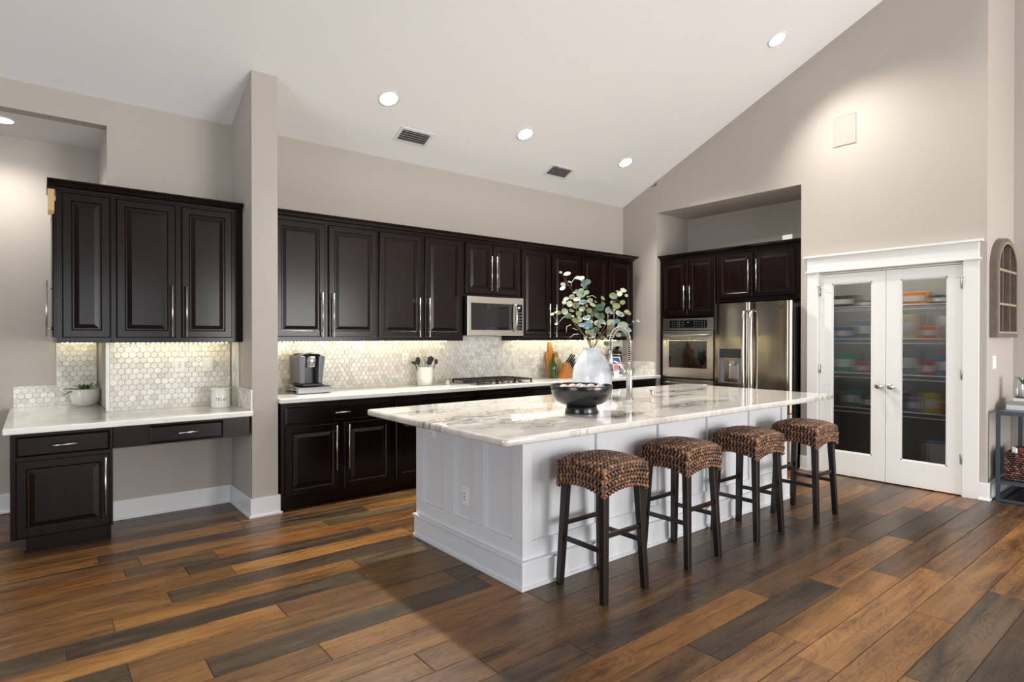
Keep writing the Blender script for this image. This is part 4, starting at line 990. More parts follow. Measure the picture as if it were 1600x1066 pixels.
stems_px = [[(430, 900), (330, 740), (300, 500), (280, 350), (180, 210)], [(450, 860), (400, 620), (380, 420), (400, 250), (430, 200)], [(430, 900), (330, 780), (220, 640), (120, 580), (20, 610)],
            [(520, 860), (580, 700), (600, 540), (630, 430)], [(560, 880), (640, 740), (700, 600), (740, 480), (790, 380), (850, 340)], [(560, 900), (680, 780), (780, 700), (900, 740), (1000, 690)],
            [(480, 860), (500, 700), (520, 560), (500, 460)], [(560, 920), (620, 860), (655, 940)], [(560, 880), (700, 740), (800, 620), (905, 590)], [(450, 900), (420, 820), (420, 720), (440, 600)]]
R = random.Random(11)
def bp(cx, cy, dep): return mouth + RV * ((cx - 495) * SCL) + FV * dep + Vector((0, 0, (1010 - cy) * SCL))
samples = []; stem_mbs = []
for si, sp in enumerate(stems_px):
    dend = R.uniform(-.13, .13); base = Vector((VX, VY, 1.0)) + RV * R.uniform(-.03, .03) + FV * R.uniform(-.03, .03)
    x0 = (sp[0][0] - 495) * .6 + 495
    pts = [base, bp(495 + (sp[0][0] - 495) * .25, 1008, dend * .05)] + [bp(a, c, dend * (k + 1) / len(sp)) for k, (a, c) in enumerate(sp)]
    m = MB(); m.tube(pts, .0032, 6, 0, .0014); stem_mbs.append(m)
    for k in range(2, len(pts) - 1):
        for q in (0, .33, .66): samples.append((pts[k].lerp(pts[k + 1], q), si))
    samples.append((pts[-1], si))
leaf_meshes = {}
for mt in ('sage', 'pale', 'blue', 'olive', 'dark'):
    m = MB(); n = 12; vs = [(0, 0, 0)]
    for ring, z in ((.55, .03), (1.0, .10)):
        for i in range(n): a = 2 * math.pi * i / n; rr = ring * (1 + .08 * math.cos(a)); vs.append((rr * math.cos(a) + .0, rr * math.sin(a) * .86, z * (1 - .5 * math.cos(2 * a))))
    fs = [(0, 1 + i, 1 + (i + 1) % n) for i in range(n)] + [(1 + i, 1 + n + i, 1 + n + (i + 1) % n, 1 + (i + 1) % n) for i in range(n)]
    m.add(vs, fs, 0, True); me = m.mesh('leaf', ['leaf_' + mt], recalc=False); leaf_meshes[mt] = me
for cx, cy, r_, mt in Ls:
    tgt = bp(cx, cy, 0); best = min(samples, key=lambda s: ((s[0] - tgt).dot(RV)) ** 2 + (s[0].z - tgt.z) ** 2)
    dep = (best[0] - mouth).dot(FV) + R.uniform(-.03, .03); c = bp(cx, cy, dep)
    stem_mbs[best[1]].tube([best[0], best[0].lerp(c, .5) + Vector((0, 0, .004)), c], .0011, 5)
    o = bpy.data.objects.new('leaf', leaf_meshes[mt]); COL.objects.link(o); o.parent = t; o.location = c - Vector(t['_o'])
    nv = (-FV * 1.0 + RV * R.uniform(-1.1, 1.1) + Vector((0, 0, R.uniform(-.4, 1.2)))).normalized()
    q = nv.to_track_quat('Z', 'Y').to_euler(); o.rotation_euler = q; s_ = r_ * SCL * 1.12; o.scale = (s_, s_ * R.uniform(.75, 1), s_)
KR = random.Random(21)
for k in range(46):
    p, si = KR.choice(samples); mt = KR.choice(('sage', 'pale', 'olive', 'dark', 'sage', 'blue'))
    c = p + RV * KR.uniform(-.03, .03) + Vector((0, 0, KR.uniform(-.02, .03))) + FV * KR.uniform(-.04, .04)
    stem_mbs[si].tube([p, c], .0009, 5)
    o = bpy.data.objects.new('leaf', leaf_meshes[mt]); COL.objects.link(o); o.parent = t; o.location = c - Vector(t['_o'])
    nv = (-FV + RV * KR.uniform(-1.6, 1.6) + Vector((0, 0, KR.uniform(-.8, 1.5)))).normalized(); o.rotation_euler = nv.to_track_quat('Z', 'Y').to_euler()
    q_ = KR.uniform(.012, .022); o.scale = (q_, q_ * .8, q_)
for m in stem_mbs: m.build('stem', 'twig', t)
# slim drooping leaves at the left
for (a0, c0), (a1, c1), (a2, c2) in (((250, 640), (150, 640), (95, 700)), ((240, 730), (190, 750), (180, 820)), ((330, 840), (270, 845), (220, 885)), ((320, 790), (280, 780), (250, 770)), ((430, 400), (490, 385), (535, 415)), ((290, 170), (240, 240), (240, 280))):
    m = MB(); p = [bp(a0, c0, -.02), bp(a1, c1, -.04), bp(a2, c2, -.06)]; m.tube(p, .0032, 6, 0, .0012); m.build('slim_leaf', 'leaf_pale', t)
# faucet
FXx, FYy = 3.65, 3.05
t = thing('kitchen_faucet', (FXx, FYy, .9152), 'tall brushed steel spring-neck faucet on the island', 'faucet')
m = MB(); m.lathe((FXx, FYy, .9152), [(.032, 0), (.032, .006), (.025, .010), (.024, .18), (.027, .19), (.027, .23), (.020, .245), (.016, .25), (.016, .30)], 28); m.build('column', 'nickel', t)
m = MB(); m.tube([(FXx, FYy, 1.14), (FXx - .06, FYy - .004, 1.142)], .018, 14); m.lathe((FXx - .075, FYy - .004, 1.142), [(.021, -.022), (.021, .022)], 18, axis='x'); m.tube([(FXx - .09, FYy, 1.142), (FXx - .155, FYy, 1.15)], .007, 10); m.build('lever', 'nickel', t)
arc = []
for k in range(15):
    a = math.pi * k / 14; arc.append((FXx - .11 + .11 * math.cos(a), FYy, 1.36 + .115 * math.sin(a)))
m = MB(); path = [(FXx, FYy, 1.20), (FXx, FYy, 1.36)] + arc[1:] + [(FXx - .22, FYy, 1.30)]; m.tube(path, .008, 10); m.build('hose', 'black_plastic', t)
m = MB(); L = 0; pp = [Vector(p) for p in path]; coil = []
tot = sum((pp[i + 1] - pp[i]).length for i in range(len(pp) - 1)); turns = 36; NS = turns * 10
def at(u):
    d = u * tot
    for i in range(len(pp) - 1):
        l = (pp[i + 1] - pp[i]).length
        if d <= l or i == len(pp) - 2: return pp[i].lerp(pp[i + 1], min(1, d / l)), (pp[i + 1] - pp[i]).normalized()
        d -= l
for k in range(NS + 1):
    p, tn = at(k / NS); s_ = Vector((0, 1, 0)); u_ = tn.cross(s_).normalized(); a = 2 * math.pi * turns * k / NS; coil.append(p + s_ * (.0145 * math.cos(a)) + u_ * (.0145 * math.sin(a)))
m.tube(coil, .0032, 5); m.build('spring', 'nickel', t)
m = MB(); m.lathe((FXx - .22, FYy, 1.20), [(.017, 0), (.019, .01), (.018, .06), (.013, .075), (.012, .105)], 20); m.build('spray_head', 'nickel', t)
m = MB(); m.tube([(FXx, FYy, 1.19), (FXx - .10, FYy + .012, 1.20), (FXx - .20, FYy + .004, 1.225)], .006, 8); m.lathe((FXx - .22, FYy, 1.215), [(.022, 0), (.022, .018)], 20, caps=False); m.build('hose_holder', 'nickel', t)
t = thing('soap_dispenser', (3.957, 3.066, .9152), 'small brushed steel soap dispenser right of the faucet', 'dispenser')
m = MB(); m.lathe((3.957, 3.066, .9152), [(.023, 0), (.020, .006), (.014, .014), (.016, .03), (.016, .055), (.012, .06)], 24); m.build('pump', 'nickel', t)
m = MB(); m.tube([(3.957, 3.066, .968), (3.92, 3.066, .972), (3.885, 3.066, .962)], .005, 8); m.build('nozzle', 'nickel', t)

# ------------------------------------------------------------------ on the back counter
CZ = .9152
t = thing('pod_drawer', (1.89, 5.22, CZ), 'chrome and glass coffee pod drawer under the coffee maker', 'drawer')
X0, X1, Y0_, Y1_ = 1.735, 2.03, 5.06, 5.37
m = MB(); m.box(X0 + .005, X1 - .005, Y0_ + .01, Y1_, CZ + .004, CZ + .010); m.box(X0 + .005, X1 - .005, Y0_ + .01, Y1_, CZ + .052, CZ + .057); m.build('shelf', 'dark_grille', t)
m = MB()
for z in (CZ + .006, CZ + .034, CZ + .058): m.tube([(X0, Y0_ + .012, z), (X0, Y1_, z), (X1, Y1_, z), (X1, Y0_ + .012, z)], .003, 6)
for x, y in ((X0, Y0_ + .02), (X0, 5.21), (X0, Y1_), (X1, Y0_ + .02), (X1, 5.21), (X1, Y1_)): m.tube([(x, y, CZ), (x, y, CZ + .062)], .003, 6)
m.tube([(X1, Y0_ + .02, CZ + .03), (X1 + .05, Y0_ + .05, CZ + .03), (X1 + .05, 5.3, CZ + .03), (X1, Y1_, CZ + .03)], .003, 6)
m.tube([(X1, Y0_ + .02, CZ + .055), (X1 + .05, Y0_ + .05, CZ + .055), (X1 + .05, 5.3, CZ + .055), (X1, Y1_, CZ + .055)], .003, 6)
m.build('wire_frame', 'chrome', t)
m = MB(); m.box(X0, X1, Y0_, Y0_ + .008, CZ + .006, CZ + .056); m.build('front_panel', 'steel_dark', t, .002)
t = thing('coffee_maker', (1.875, 5.22, CZ + .0625), 'grey and black single-cup coffee maker at the left of the back counter', 'coffee maker')
Z = CZ + .0625
m = MB(); m.box(1.785, 1.965, 5.085, 5.33, Z, Z + .022); m.build('drip_base', 'black_plastic', t, .006)
m = MB(); m.hexa([(1.770, 5.12, Z + .022), (1.812, 5.11, Z + .022), (1.812, 5.33, Z + .022), (1.770, 5.33, Z + .022), (1.755, 5.10, Z + .262), (1.815, 5.09, Z + .262), (1.815, 5.33, Z + .262), (1.755, 5.33, Z + .262)]); m.build('side_tank', 'grey_plastic', t, .008, 3)
m = MB(); m.hexa([(1.932, 5.11, Z + .022), (1.972, 5.12, Z + .022), (1.972, 5.33, Z + .022), (1.932, 5.33, Z + .022), (1.935, 5.09, Z + .262), (1.992, 5.10, Z + .262), (1.992, 5.33, Z + .262), (1.935, 5.33, Z + .262)]); m.build('side_panel', 'grey_plastic', t, .008, 3)
m = MB(); m.box(1.813, 1.931, 5.20, 5.325, Z + .022, Z + .25); m.build('back_panel', 'black_plastic', t)
m = MB(); m.lathe((1.874, 5.155, Z + .165), [(.048, 0), (.050, .01), (.058, .05), (.060, .095)], 28); m.build('brew_head', 'nickel', t)
m = MB(); m.hexa([(1.79, 5.10, Z + .262), (1.96, 5.10, Z + .262), (1.965, 5.33, Z + .262), (1.785, 5.33, Z + .262), (1.81, 5.12, Z + .282), (1.94, 5.12, Z + .282), (1.95, 5.32, Z + .285), (1.80, 5.32, Z + .285)]); m.build('lid', 'black_plastic', t, .006)
m = MB(); m.tube([(1.745, 5.10, Z + .268), (1.79, 5.075, Z + .283), (1.84, 5.065, Z + .298), (1.88, 5.065, Z + .285)], .005, 8); m.build('lid_handle', 'nickel', t)
# crock and utensils
CX, CY = 3.10, 5.27
m = MB(); m.lathe((CX, CY, CZ), [(.070, 0), (.076, .005), (.082, .10), (.086, .185), (.086, .19), (.080, .19), (.077, .10), (.07, .012)], 40); o = m.build('utensil_crock', 'ceramic_white'); tag(o, 'plain white ceramic crock holding black utensils on the back counter', 'crock')
uts = [(-.055, .0, -.075, 'ladle', 'black ladle leaning left in the white crock'), (-.03, .02, -.04, 'spoon', 'black slotted spoon standing in the white crock'), (.0, -.01, .0, 'whisk', 'silver whisk in the middle of the white crock'), (.03, .02, .045, 'spat', 'broad black spatula leaning right in the white crock'), (.05, -.01, .085, 'spoon2', 'small black spoon at the right of the white crock')]
for bx, by, tx, kd, lab in uts:
    p0 = Vector((CX + bx * .5, CY + by, CZ + .02)); p1 = Vector((CX + bx * .5 + tx * 1.1, CY + by * 1.3, CZ + .22)); dr_ = (p1 - p0).normalized()
    t = thing('kitchen_utensil', tuple(p0), lab, 'utensil', 'utensils in the crock')
    m = MB(); m.tube([p0, p1], .005, 8); m.build('handle', 'nickel' if kd == 'whisk' else 'black_plastic', t)
    m = MB()
    if kd == 'ladle': m.lathe(tuple(p1 + dr_ * .02), [(.008, -.024), (.026, -.014), (.034, .004), (.031, .006), (.02, -.008)], 20)
    elif kd in ('spoon', 'spoon2'):
        s_ = 1 if kd == 'spoon' else .7; c = p1 + dr_ * .03 * s_; m.prism([(c.x + .026 * s_ * math.cos(a) , c.z + .04 * s_ * math.sin(a)) for a in [2 * math.pi * i / 16 for i in range(16)]], lambda a, b_, d: (a, c.y + d, b_), -.004, .004, 0)
    elif kd == 'spat':
        c = p1; m.prism([(c.x - .026, c.z - .005), (c.x + .022, c.z - .02), (c.x + .062, c.z + .048), (c.x + .03, c.z + .078), (c.x - .02, c.z + .06)], lambda a, b_, d: (a, c.y + d, b_), -.003, .003)
    else:
        for k in range(5):
            an = math.pi * k / 5; pts = []
            for q in range(9): u = q / 8; rr = .024 * math.sin(math.pi * u) ** .7; pts.append(p1 + dr_ * .075 * (1 - abs(1 - 2 * u)) * 1.0 + Vector((math.cos(an), math.sin(an), 0)) * rr * (1 if u < .5 else -1) * (1 - .0))
            m.tube(pts, .0014, 5)
    m.build('head', 'nickel' if kd == 'whisk' else 'black_plastic', t)
t = thing('salt_shaker', (3.33, 5.20, CZ), 'tiny white shaker left of the cooktop', 'shaker')
m = MB(); m.lathe((3.33, 5.20, CZ), [(.022, 0), (.024, .004), (.020, .045)], 20); m.build('jar', 'ceramic_white', t)
m = MB(); m.lathe((3.33, 5.20, CZ + .0455), [(.020, 0), (.020, .012), (.012, .018)], 20); m.build('cap', 'nickel', t)
t = thing('salt_shaker', (3.27, 5.25, CZ), 'tiny glass shaker beside the white one', 'shaker')
m = MB(); m.lathe((3.27, 5.25, CZ), [(.020, 0), (.022, .004), (.018, .040)], 20); m.build('jar', 'clear_glass', t)
m = MB(); m.lathe((3.27, 5.25, CZ + .0405), [(.019, 0), (.019, .012), (.012, .016)], 20); m.build('cap', 'nickel', t)
# boards
def lean(m, x0, x1, zb, zt, y, poly=None, th=.016, tilt=.06):
    H = zt - zb; P = poly
    return m.prism(P, lambda a, c, d: (a, y - (1 - (c - zb) / H) * tilt - d, c), 0, th)
m = MB(); a = [(4.86, CZ), (5.06, CZ), (5.06, 1.225), (4.99, 1.235), (4.985, 1.30)] + [(4.955 + .032 * math.cos(q), 1.315 + .032 * math.sin(q)) for q in [math.radians(k) for k in range(0, 181, 20)]] + [(4.925, 1.30), (4.92, 1.235), (4.86, 1.225)]
lean(m, 0, 0, CZ, 1.35, YB - .020, a, .016, .075); o = m.build('cutting_board', 'board_wood', None, .003); tag(o, 'paddle-shaped wooden cutting board leaning on the tiles', 'cutting board')
m = MB(); a = [(5.10 + .085 * math.cos(q), CZ + .105 + .105 * math.sin(q)) for q in [2 * math.pi * k / 28 for k in range(28)]]
a = [(4.985 + .09 * math.cos(q), CZ + .125 + .125 * math.sin(q)) for q in [2 * math.pi * k / 28 for k in range(28)]]
lean(m, 0, 0, CZ, CZ + .25, YB - .105, a, .010, .06); o = m.build('woven_trivet', 'wicker', None, .002); tag(o, 'round pale woven trivet leaning against the wooden cutting board', 'trivet')
t = thing('wine_bottle', (4.83, 5.20, CZ), 'dark green glass bottle in front of the cutting board', 'bottle')
m = MB(); m.lathe((4.83, 5.20, CZ), [(.034, 0), (.038, .006), (.038, .13), (.034, .165), (.018, .20), (.014, .215), (.0135, .28), (.0155, .282), (.0155, .295), (.012, .296)], 28); m.build('glass', 'bottle_green', t)
m = MB(); m.lathe((4.83, 5.20, CZ), [(.0152, .222), (.0148, .278)], 24, caps=False); m.build('foil', 'foil', t)
# knife block
t = thing('knife_block', (4.99, 5.10, CZ), 'slanted orange-brown wooden knife block on the back counter', 'knife block')
m = MB(); m.prism([(4.855, CZ), (5.01, CZ), (5.01, CZ + .105), (4.955, CZ + .19), (4.945, CZ + .185)], lambda a, c, d: (a, d, c), 5.06, 5.16); m.build('block', 'block_wood', t, .004)
m = MB(); m.prism([(5.012, CZ), (5.10, CZ), (5.10, CZ + .075), (5.012, CZ + .095)], lambda a, c, d: (a, d, c), 5.06, 5.16); m.build('steak_block', 'block_wood', t, .004)
kn = 0
for r_ in range(3):
    for c_ in range(3):
        y = 5.075 + c_ * .034; u = .18 + r_ * .33
        s0 = Vector((4.957 + .055 * u, y, CZ + .192 - .085 * u)); d = Vector((.62, 0, .62)).normalized(); L = (.125, .105, .09)[r_] + .008 * c_
        t = thing('kitchen_knife', tuple(s0), ('%s knife of the %s row in the big part of the wooden block, black handle' % (('front', 'middle', 'rear')[c_], ('top', 'middle', 'lower')[r_])), 'knife', 'knives in the wooden block')
        m = MB(); m.tube([s0 + d * .002, s0 + d * .014], .0075, 8); m.build('bolster', 'nickel', t)
        m = MB(); m.tube([s0 + d * .014, s0 + d * (.014 + L * .5) + Vector((.003, 0, -.002)), s0 + d * (.014 + L)], .009, 8, 0, .0085); m.build('handle', 'black_plastic', t)
for c_ in range(4):
    y = 5.072 + c_ * .025; s0 = Vector((5.055, y, CZ + .092)); d = Vector((.45, 0, .7)).normalized()
    t = thing('steak_knife', tuple(s0), 'thin steak knife, %s from the front in the small part of the block' % ('first', 'second', 'third', 'fourth')[c_], 'knife', 'steak knives in the wooden block')
    m = MB(); m.tube([s0 + d * .001, s0 + d * .105], .006, 8); m.build('handle', 'black_plastic', t)
    m = MB(); m.tube([s0 + d * .1055, s0 + d * .113], .0065, 8); m.build('end_cap', 'nickel', t)
# counter rack at the right
t = thing('counter_rack', (6.02, 5.25, CZ), 'small two-tier wire rack on the back counter behind the faucet', 'rack')
m = MB()
for z in (CZ + .05, CZ + .165): m.box(5.86, 6.17, 5.14, 5.36, z, z + .008)
m.build('shelves', 'board_wood', t)
m = MB()
for x in (5.86, 6.17):
    for y in (5.14, 5.36): m.tube([(x, y, CZ), (x, y, CZ + .26)], .004, 6)
m.tube([(5.86, 5.14, CZ + .26), (5.86, 5.36, CZ + .26), (6.17, 5.36, CZ + .26), (6.17, 5.14, CZ + .26)], .004, 6); m.build('frame', 'black_plastic', t)
t = thing('kettle', (6.03, 5.25, CZ + .1735), 'black and silver kettle on top of the small rack', 'kettle')
m = MB(); m.lathe((6.03, 5.25, CZ + .1735), [(.060, 0), (.066, .01), (.070, .06), (.066, .08)], 28); m.build('body', 'black_plastic', t)
m = MB(); m.lathe((6.03, 5.25, CZ + .2537), [(.068, 0), (.070, .022)], 28); m.build('band', 'nickel', t)
m = MB(); m.lathe((6.03, 5.25, CZ + .2757), [(.066, 0), (.064, .05), (.048, .085), (.02, .10)], 28); m.build('dome', 'black_plastic', t)
m = MB(); m.lathe((6.01, 5.18, CZ + .335), [(.03, -.01), (.032, .0), (.02, .004)], 20, axis='y'); m.build('badge', 'nickel', t)
for i, (x, lab) in enumerate(((5.94, 'black mug on the lower tier of the small rack'), (6.05, 'white mug on the lower tier of the small rack'))):
    t = thing('mug', (x, 5.2, CZ + .0585), lab, 'mug')
    m = MB(); m.lathe((x, 5.2, CZ + .0585), [(.030, 0), (.034, .004), (.036, .085), (.032, .085), (.030, .01)], 24); m.build('cup', 'ceramic_white' if i else 'black_plastic', t)
    m = MB(); m.tube([(x + .034, 5.2, CZ + .075), (x + .055, 5.2, CZ + .085), (x + .055, 5.2, CZ + .115), (x + .034, 5.2, CZ + .128)], .004, 6); m.build('handle', 'ceramic_white' if i else 'black_plastic', t)
t = thing('picture_card', (5.86, 5.08, CZ), 'colourful blue and pink card propped on the counter beside the vase', 'card')
m = MB(); m.hexa([(5.80, 5.09, CZ), (5.96, 5.09, CZ), (5.96, 5.096, CZ), (5.80, 5.096, CZ), (5.78, 5.118, CZ + .24), (5.94, 5.118, CZ + .24), (5.94, 5.124, CZ + .24), (5.78, 5.124, CZ + .24)]); m.build('backing', 'card_white', t)
def cardp(u0, u1, v0, v1, mt, nm):
    m = MB(); P_ = lambda u, v: (5.80 - .02 * v + .16 * u, 5.0885 + .028 * v, CZ + .24 * v)
    a, b_, c, d = P_(u0, v0), P_(u1, v0), P_(u1 - .15, v1), P_(u0, v1)
    m.add([a, b_, c, d] + [(p[0], p[1] - .001, p[2]) for p in (a, b_, c, d)], [(0, 1, 2, 3), (4, 5, 6, 7), (0, 1, 5, 4), (1, 2, 6, 5), (2, 3, 7, 6), (3, 0, 4, 7)]); m.build(nm, mt, t)
cardp(.05, .95, .62, .95, 'card_blue', 'printed_patch'); cardp(.05, .75, .25, .58, 'card_pink', 'printed_patch'); cardp(.6, .98, .05, .5, 'card_blue', 'printed_patch')

# ------------------------------------------------------------------ on the desk counter
DZ = .8352
PX, PY = .315, 6.04
t = thing('potted_plant', (PX, PY, DZ), 'small green succulent in a round white pot on the desk counter', 'plant')
m = MB(); m.lathe((PX, PY, DZ), [(.050, 0), (.066, .006), (.090, .035), (.102, .08), (.104, .138), (.101, .143), (.096, .138), (.094, .12)], 40); m.build('pot', 'ceramic_white', t)
m = MB(); m.lathe((PX, PY, DZ + .12), [(.093, 0), (.08, .006)], 30); m.build('soil', 'soil', t)
R = random.Random(2)
def strap_leaf(base, dirv, L, W_, droop):
    m = MB(); vs = []; n = 8
    side = Vector((-dirv.y, dirv.x, 0)).normalized()
    for k in range(n + 1):
        u = k / n; p = base + dirv * L * u + Vector((0, 0, -droop * u * u)); wv = W_ * math.sin(math.pi * min(1, .12 + u * .88)) ** .7
        vs += [p - side * wv, p + side * wv, p + Vector((0, 0, .006))]
    fs = []
    for k in range(n):
        a = 3 * k; fs += [(a, a + 3, a + 5, a + 2), (a + 2, a + 5, a + 4, a + 1), (a, a + 1, a + 4, a + 3)]
    m.add(vs, fs, 0, True); m.build('leaf', 'plant_green', t)
b0 = Vector((PX, PY, DZ + .122))
for dx, dz_, dy, L, dr_ in ((-1, .55, -.3, .15, .05), (-1, .35, -.5, .15, .07), (-.45, 1.2, 0, .09, .0), (-.1, 1.0, -.3, .075, .01), (.2, .9, -.2, .07, .01), (.9, .95, -.3, .12, .02), (1.1, .7, -.4, .13, .07), (.8, .6, -.6, .10, .05), (.5, .9, .3, .1, .02), (-.3, .7, .4, .1, .03), (-.7, .8, .1, .09, .02), (.1, .6, -.7, .09, .04)):
    strap_leaf(b0 + Vector((dx * .02, dy * .02, 0)), Vector((dx, dy, dz_)).normalized(), L, .019, dr_)
QX, QY = 1.165, 5.215
t = thing('canister', (QX, QY, DZ), 'white lidded ceramic canister with black lettering on the desk counter', 'canister')
m = MB(); m.lathe((QX, QY, DZ), [(.066, 0), (.071, .004), (.072, .012), (.070, .015), (.070, .138), (.071, .142)], 48); m.build('jar', 'ceramic_white', t)
m = MB(); m.lathe((QX, QY, DZ + .1425), [(.074, 0), (.075, .010), (.066, .017), (.02, .020)], 48); l_ = m.build('lid', 'ceramic_white', t)
m = MB(); m.tube([(QX - .022, QY, DZ + .158), (QX - .026, QY, DZ + .185), (QX - .012, QY, DZ + .180), (QX + .012, QY, DZ + .180), (QX + .026, QY, DZ + .185), (QX + .022, QY, DZ + .158)], .005, 8); m.build('knob', 'ceramic_white', l_)
def text_mesh(s_, size, fn, name, parent, mt):
    cu = bpy.data.curves.new(name, 'FONT'); cu.body = s_; cu.size = size; cu.extrude = 0; cu.align_x = 'CENTER'; cu.align_y = 'CENTER'; cu.space_character = 1.25
    o = bpy.data.objects.new(name, cu); COL.objects.link(o); bpy.context.view_layer.update()
    me = bpy.data.meshes.new_from_object(o.evaluated_get(bpy.context.evaluated_depsgraph_get())); bpy.data.objects.remove(o)
    org = parent['_o']
    for v in me.vertices:
        x, y, z = fn(v.co.x, v.co.y); v.co = (x - org[0], y - org[1], z - org[2])
    me.materials.clear(); me.materials.append(M[mt]); q = bpy.data.objects.new(name, me); COL.objects.link(q); q.parent = parent; return q
vd = math.atan2(-QY, -QX) + .10
def wrap(a, c):
    an = vd + a / .0708; return (QX + .0708 * math.cos(an), QY + .0708 * math.sin(an), DZ + .068 + c * 1.45)
text_mesh('TREAT', .026, wrap, 'lettering', t, 'print_black')
t = thing('glass_jar', (1.248, 5.16 + .09, DZ), 'clear glass jar half hidden behind the white canister', 'jar')
m = MB(); m.lathe((1.243, 5.295, DZ), [(.030, 0), (.034, .005), (.034, .11), (.026, .13), (.026, .15)], 28, caps=False); m.build('glass', 'clear_glass', t)
m = MB(); m.lathe((1.243, 5.295, DZ + .150), [(.028, 0), (.028, .014)], 24); m.build('lid', 'nickel', t)

# ------------------------------------------------------------------ right edge: arched frame, console table
t = thing('arched_window_frame', (6.80, 1.36, 1.40), 'weathered wooden arched window frame hung on the right wall', 'wall decor')
AX0, AX1, AZ0, ASH, AZT = 6.435, 7.17, 1.405, 2.02, 2.295
def archy(inset, n=18):
    x0, x1 = AX0 + inset, AX1 - inset; cx = (x0 + x1) / 2; a = (x1 - x0) / 2; top = AZT - inset - ASH
    return [(x1, AZ0 + inset)] + [(cx + a * math.cos(q), ASH + top * math.sin(q)) for q in [math.pi * k / n for k in range(n + 1)]] + [(x0, AZ0 + inset)]
Fw = FY(1.388); out = archy(0); inn = archy(.050); n = len(out); m = MB()
vs = [Fw(a, c, 0) for a, c in out] + [Fw(a, c, .052) for a, c in out] + [Fw(a, c, .052) for a, c in inn] + [Fw(a, c, 0) for a, c in inn]
m.add(vs, [(k * n + i, k * n + (i + 1) % n, ((k + 1) % 4) * n + (i + 1) % n, ((k + 1) % 4) * n + i) for k in range(4) for i in range(n)]); m.build('outer_frame', 'weathered', t)
out2 = archy(.036); inn2 = archy(.052); m = MB()
vs = [Fw(a, c, .051) for a, c in out2] + [Fw(a, c, .060) for a, c in out2] + [Fw(a, c, .060) for a, c in inn2] + [Fw(a, c, .051) for a, c in inn2]
m.add(vs, [(k * n + i, k * n + (i + 1) % n, ((k + 1) % 4) * n + (i + 1) % n, ((k + 1) % 4) * n + i) for k in range(4) for i in range(n)]); m.build('inner_bead', 'weathered_edge', t)
for x in (6.675, 6.93):
    m = MB(); m.box(x - .012, x + .012, 1.345, 1.386, AZ0 + .05, 2.235); m.build('muntin', 'weathered', t)
for z in (1.70, 2.0):
    m = MB(); m.box(AX0 + .05, AX1 - .05, 1.336, 1.386, z - .010, z + .010); m.build('crossbar', 'weathered_edge', t)
m = MB(); m.prism(archy(.06), Fw, .0, .006); m.build('back_board', 'weathered_dark', t)
# console table
t = thing('console_table', (6.8, .6, 0), 'blue-grey metal frame side table at the right edge of the picture', 'table')
TX0, TX1, TY0, TY1, TZ = 6.40, 7.23, -.2, 1.335, .772
for x in (TX0, TX1 - .028):
    for y in (TY0, TY1 - .028): m = MB(); m.box(x, x + .028, y, y + .028, 0, TZ - .03); m.build('leg', 'console_metal', t, .001)
for z0, z1 in ((.006, .026), (.155, .183), (TZ - .03, TZ)):
    m = MB(); m.box(TX0, TX0 + .028, TY0 + .028, TY1 - .028, z0, z1); m.box(TX1 - .028, TX1, TY0 + .028, TY1 - .028, z0, z1)
    m.box(TX0, TX1, TY0, TY0 + .028, z0, z1) if z1 == TZ else m.box(TX0 + .028, TX1 - .028, TY0, TY0 + .028, z0, z1)
    m.box(TX0, TX1, TY1 - .028, TY1, z0, z1) if z1 == TZ else m.box(TX0 + .028, TX1 - .028, TY1 - .028, TY1, z0, z1)
    m.build('rail', 'console_metal', t, .001)
m = MB(); m.box(TX0 + .01, TX1 - .01, TY0 + .01, TY1 - .01, TZ - .006, TZ + .004); m.build('top', 'console_metal', t, .001)
m = MB(); m.box(TX0 + .028, TX1 - .028, TY0 + .028, TY1 - .028, .176, .183); m.build('lower_shelf', 'console_metal', t)
z = TZ + .0045
for dx, th, mt, lab in ((0, .038, 'book_white', 'thick white book at the bottom of the stack on the side table'), (.03, .028, 'book_grey', 'grey book in the middle of the stack on the side table'), (.12, .026, 'book_white', 'white book on top of the stack on the side table')):
    t2 = thing('book', (6.75 + dx, 1.1, z), lab, 'book', 'books stacked on the side table')
    x0, x1, y0, y1 = 6.60 + dx, 6.95, .95 + dx * .3, 1.305 - dx * .2
    m = MB(); m.box(x0 + .004, x1 - .004, y0 + .003, y1 - .003, z + .003, z + th - .003); m.build('pages', 'card_white', t2)
    m = MB(); m.box(x0, x1, y0, y1, z, z + .003); m.box(x0, x1, y0, y1, z + th - .003, z + th); m.box(x0, x0 + .003, y0, y1, z + .003, z + th - .003); m.build('cover', mt, t2); z += th + .0005
HX, HY = 6.79, 1.225
t2 = thing('candle_holder', (HX, HY, z), 'glass hurricane holder with a pale candle on the books', 'candle holder')
m = MB(); m.lathe((HX, HY, z), [(.055, 0), (.055, .012)], 28); m.build('base', 'console_metal', t2)
m = MB(); m.lathe((HX, HY, z + .012), [(.060, 0), (.068, .02), (.070, .08), (.060, .14), (.058, .17)], 32, caps=False); m.build('glass', 'clear_glass', t2)
m = MB(); m.lathe((HX, HY, z + .0125), [(.036, 0), (.037, .10), (.034, .104)], 28); o = m.build('candle', 'ceramic_white', t2)
t = thing('air_plant', (HX, HY, z + .12), 'spiky green sprig standing in the glass candle holder', 'plant')
for k in range(9):
    a = 2 * math.pi * k / 9; strap_leaf(Vector((HX, HY, z + .12)), Vector((math.cos(a) * .6, math.sin(a) * .6, .9)).normalized(), .11, .008, .03)
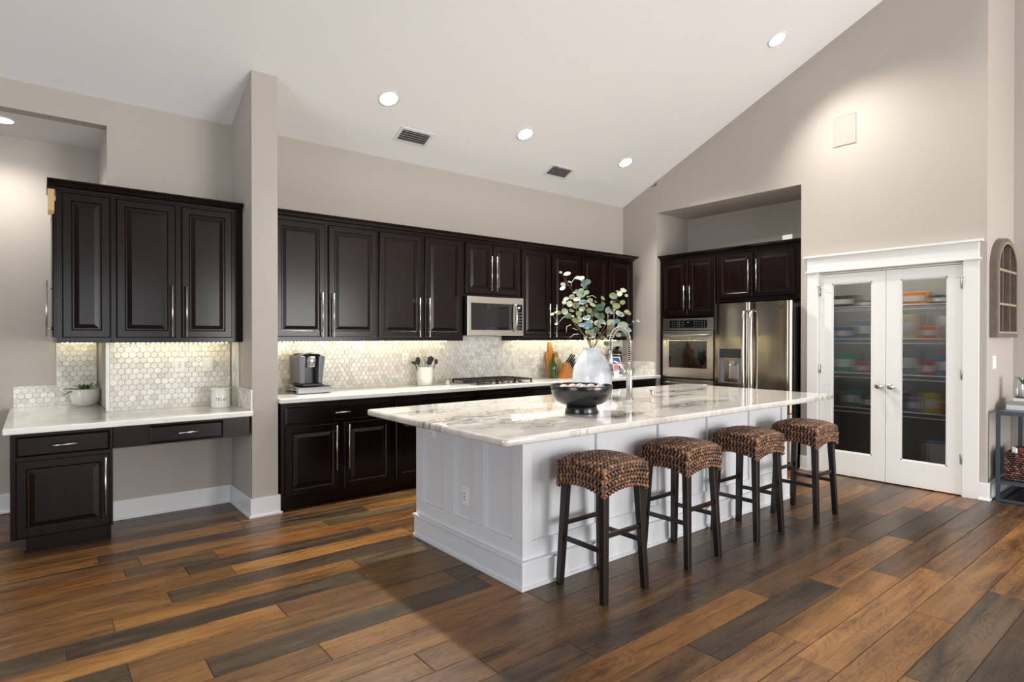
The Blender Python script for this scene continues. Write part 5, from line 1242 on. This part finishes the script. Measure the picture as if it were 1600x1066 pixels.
# basket
t = thing('wicker_basket', (6.75, 1.0, .1835), 'dark woven basket on the lower shelf of the side table', 'basket')
BX0, BX1, BY0, BY1, BZ0, BZ1 = 6.465, 6.92, .55, 1.285, .184, .43
m = MB(); m.box(BX0 + .012, BX1 - .012, BY0 + .012, BY1 - .012, BZ0, BZ0 + .01)
for a in ((BX0 + .008, BX0 + .014, BY0 + .01, BY1 - .01), (BX1 - .014, BX1 - .008, BY0 + .01, BY1 - .01), (BX0 + .014, BX1 - .014, BY0 + .008, BY0 + .014), (BX0 + .014, BX1 - .014, BY1 - .014, BY1 - .008)): m.box(*a, BZ0 + .01, BZ1 - .01)
m.build('liner', 'weave_under', t)
m = MB(); R = random.Random(9); CB = [rgb(120, 74, 58), rgb(88, 52, 44), rgb(60, 38, 34), rgb(150, 104, 86), rgb(74, 58, 58)]
for r_ in range(13):
    zz = BZ0 + .012 + r_ * .0185
    for i in range(30):
        y = BY0 + .012 + (i + .5 * (r_ % 2)) * .0243
        if y < BY1 - .006:
            for x, sg in ((BX0 + .006, -1), (BX1 - .006, 1)): chunk(m, (x + sg * .003 * ((i + r_) % 2), y, zz), (0, 1, .25 * (1 if i % 2 else -1)), (sg, 0, 0), .032, .0165, .014, R.choice(CB))
    for i in range(18):
        x = BX0 + .012 + (i + .5 * (r_ % 2)) * .0246
        if x < BX1 - .006:
            for y, sg in ((BY0 + .006, -1), (BY1 - .006, 1)): chunk(m, (x, y, zz), (1, 0, .25 * (1 if i % 2 else -1)), (0, sg, 0), .032, .0165, .014, R.choice(CB))
m.build('woven_sides', 'seagrass', t)
for (x, y, w_, h_, d_, mt, lab, nm) in ((6.52, 1.23, .05, .27, .04, 'card_white', 'small white packet standing in the woven basket, nearest the wall', 'packet'), (6.60, 1.19, .07, .26, .06, 'red_label', 'dark red packet in the woven basket beside the white one', 'packet'), (6.58, .98, .18, .25, .20, 'good_cream', 'folded cream cloth bundle in the woven basket', 'cloth_bundle')):
    m = MB(); m.hexa([(x - w_ / 2, y - d_ / 2, .195), (x + w_ / 2, y - d_ / 2, .195), (x + w_ / 2, y + d_ / 2, .195), (x - w_ / 2, y + d_ / 2, .195), (x - w_ / 2.2, y - d_ / 2.3, .195 + h_), (x + w_ / 2.2, y - d_ / 2.3, .195 + h_ * .95), (x + w_ / 2.2, y + d_ / 2.3, .195 + h_), (x - w_ / 2.2, y + d_ / 2.3, .195 + h_ * 1.03)])
    o = m.build(nm, mt, None, .006); tag(o, lab, 'cloth' if nm == 'cloth_bundle' else 'packet')

for o in bpy.data.objects:
    if '_o' in o: del o['_o']
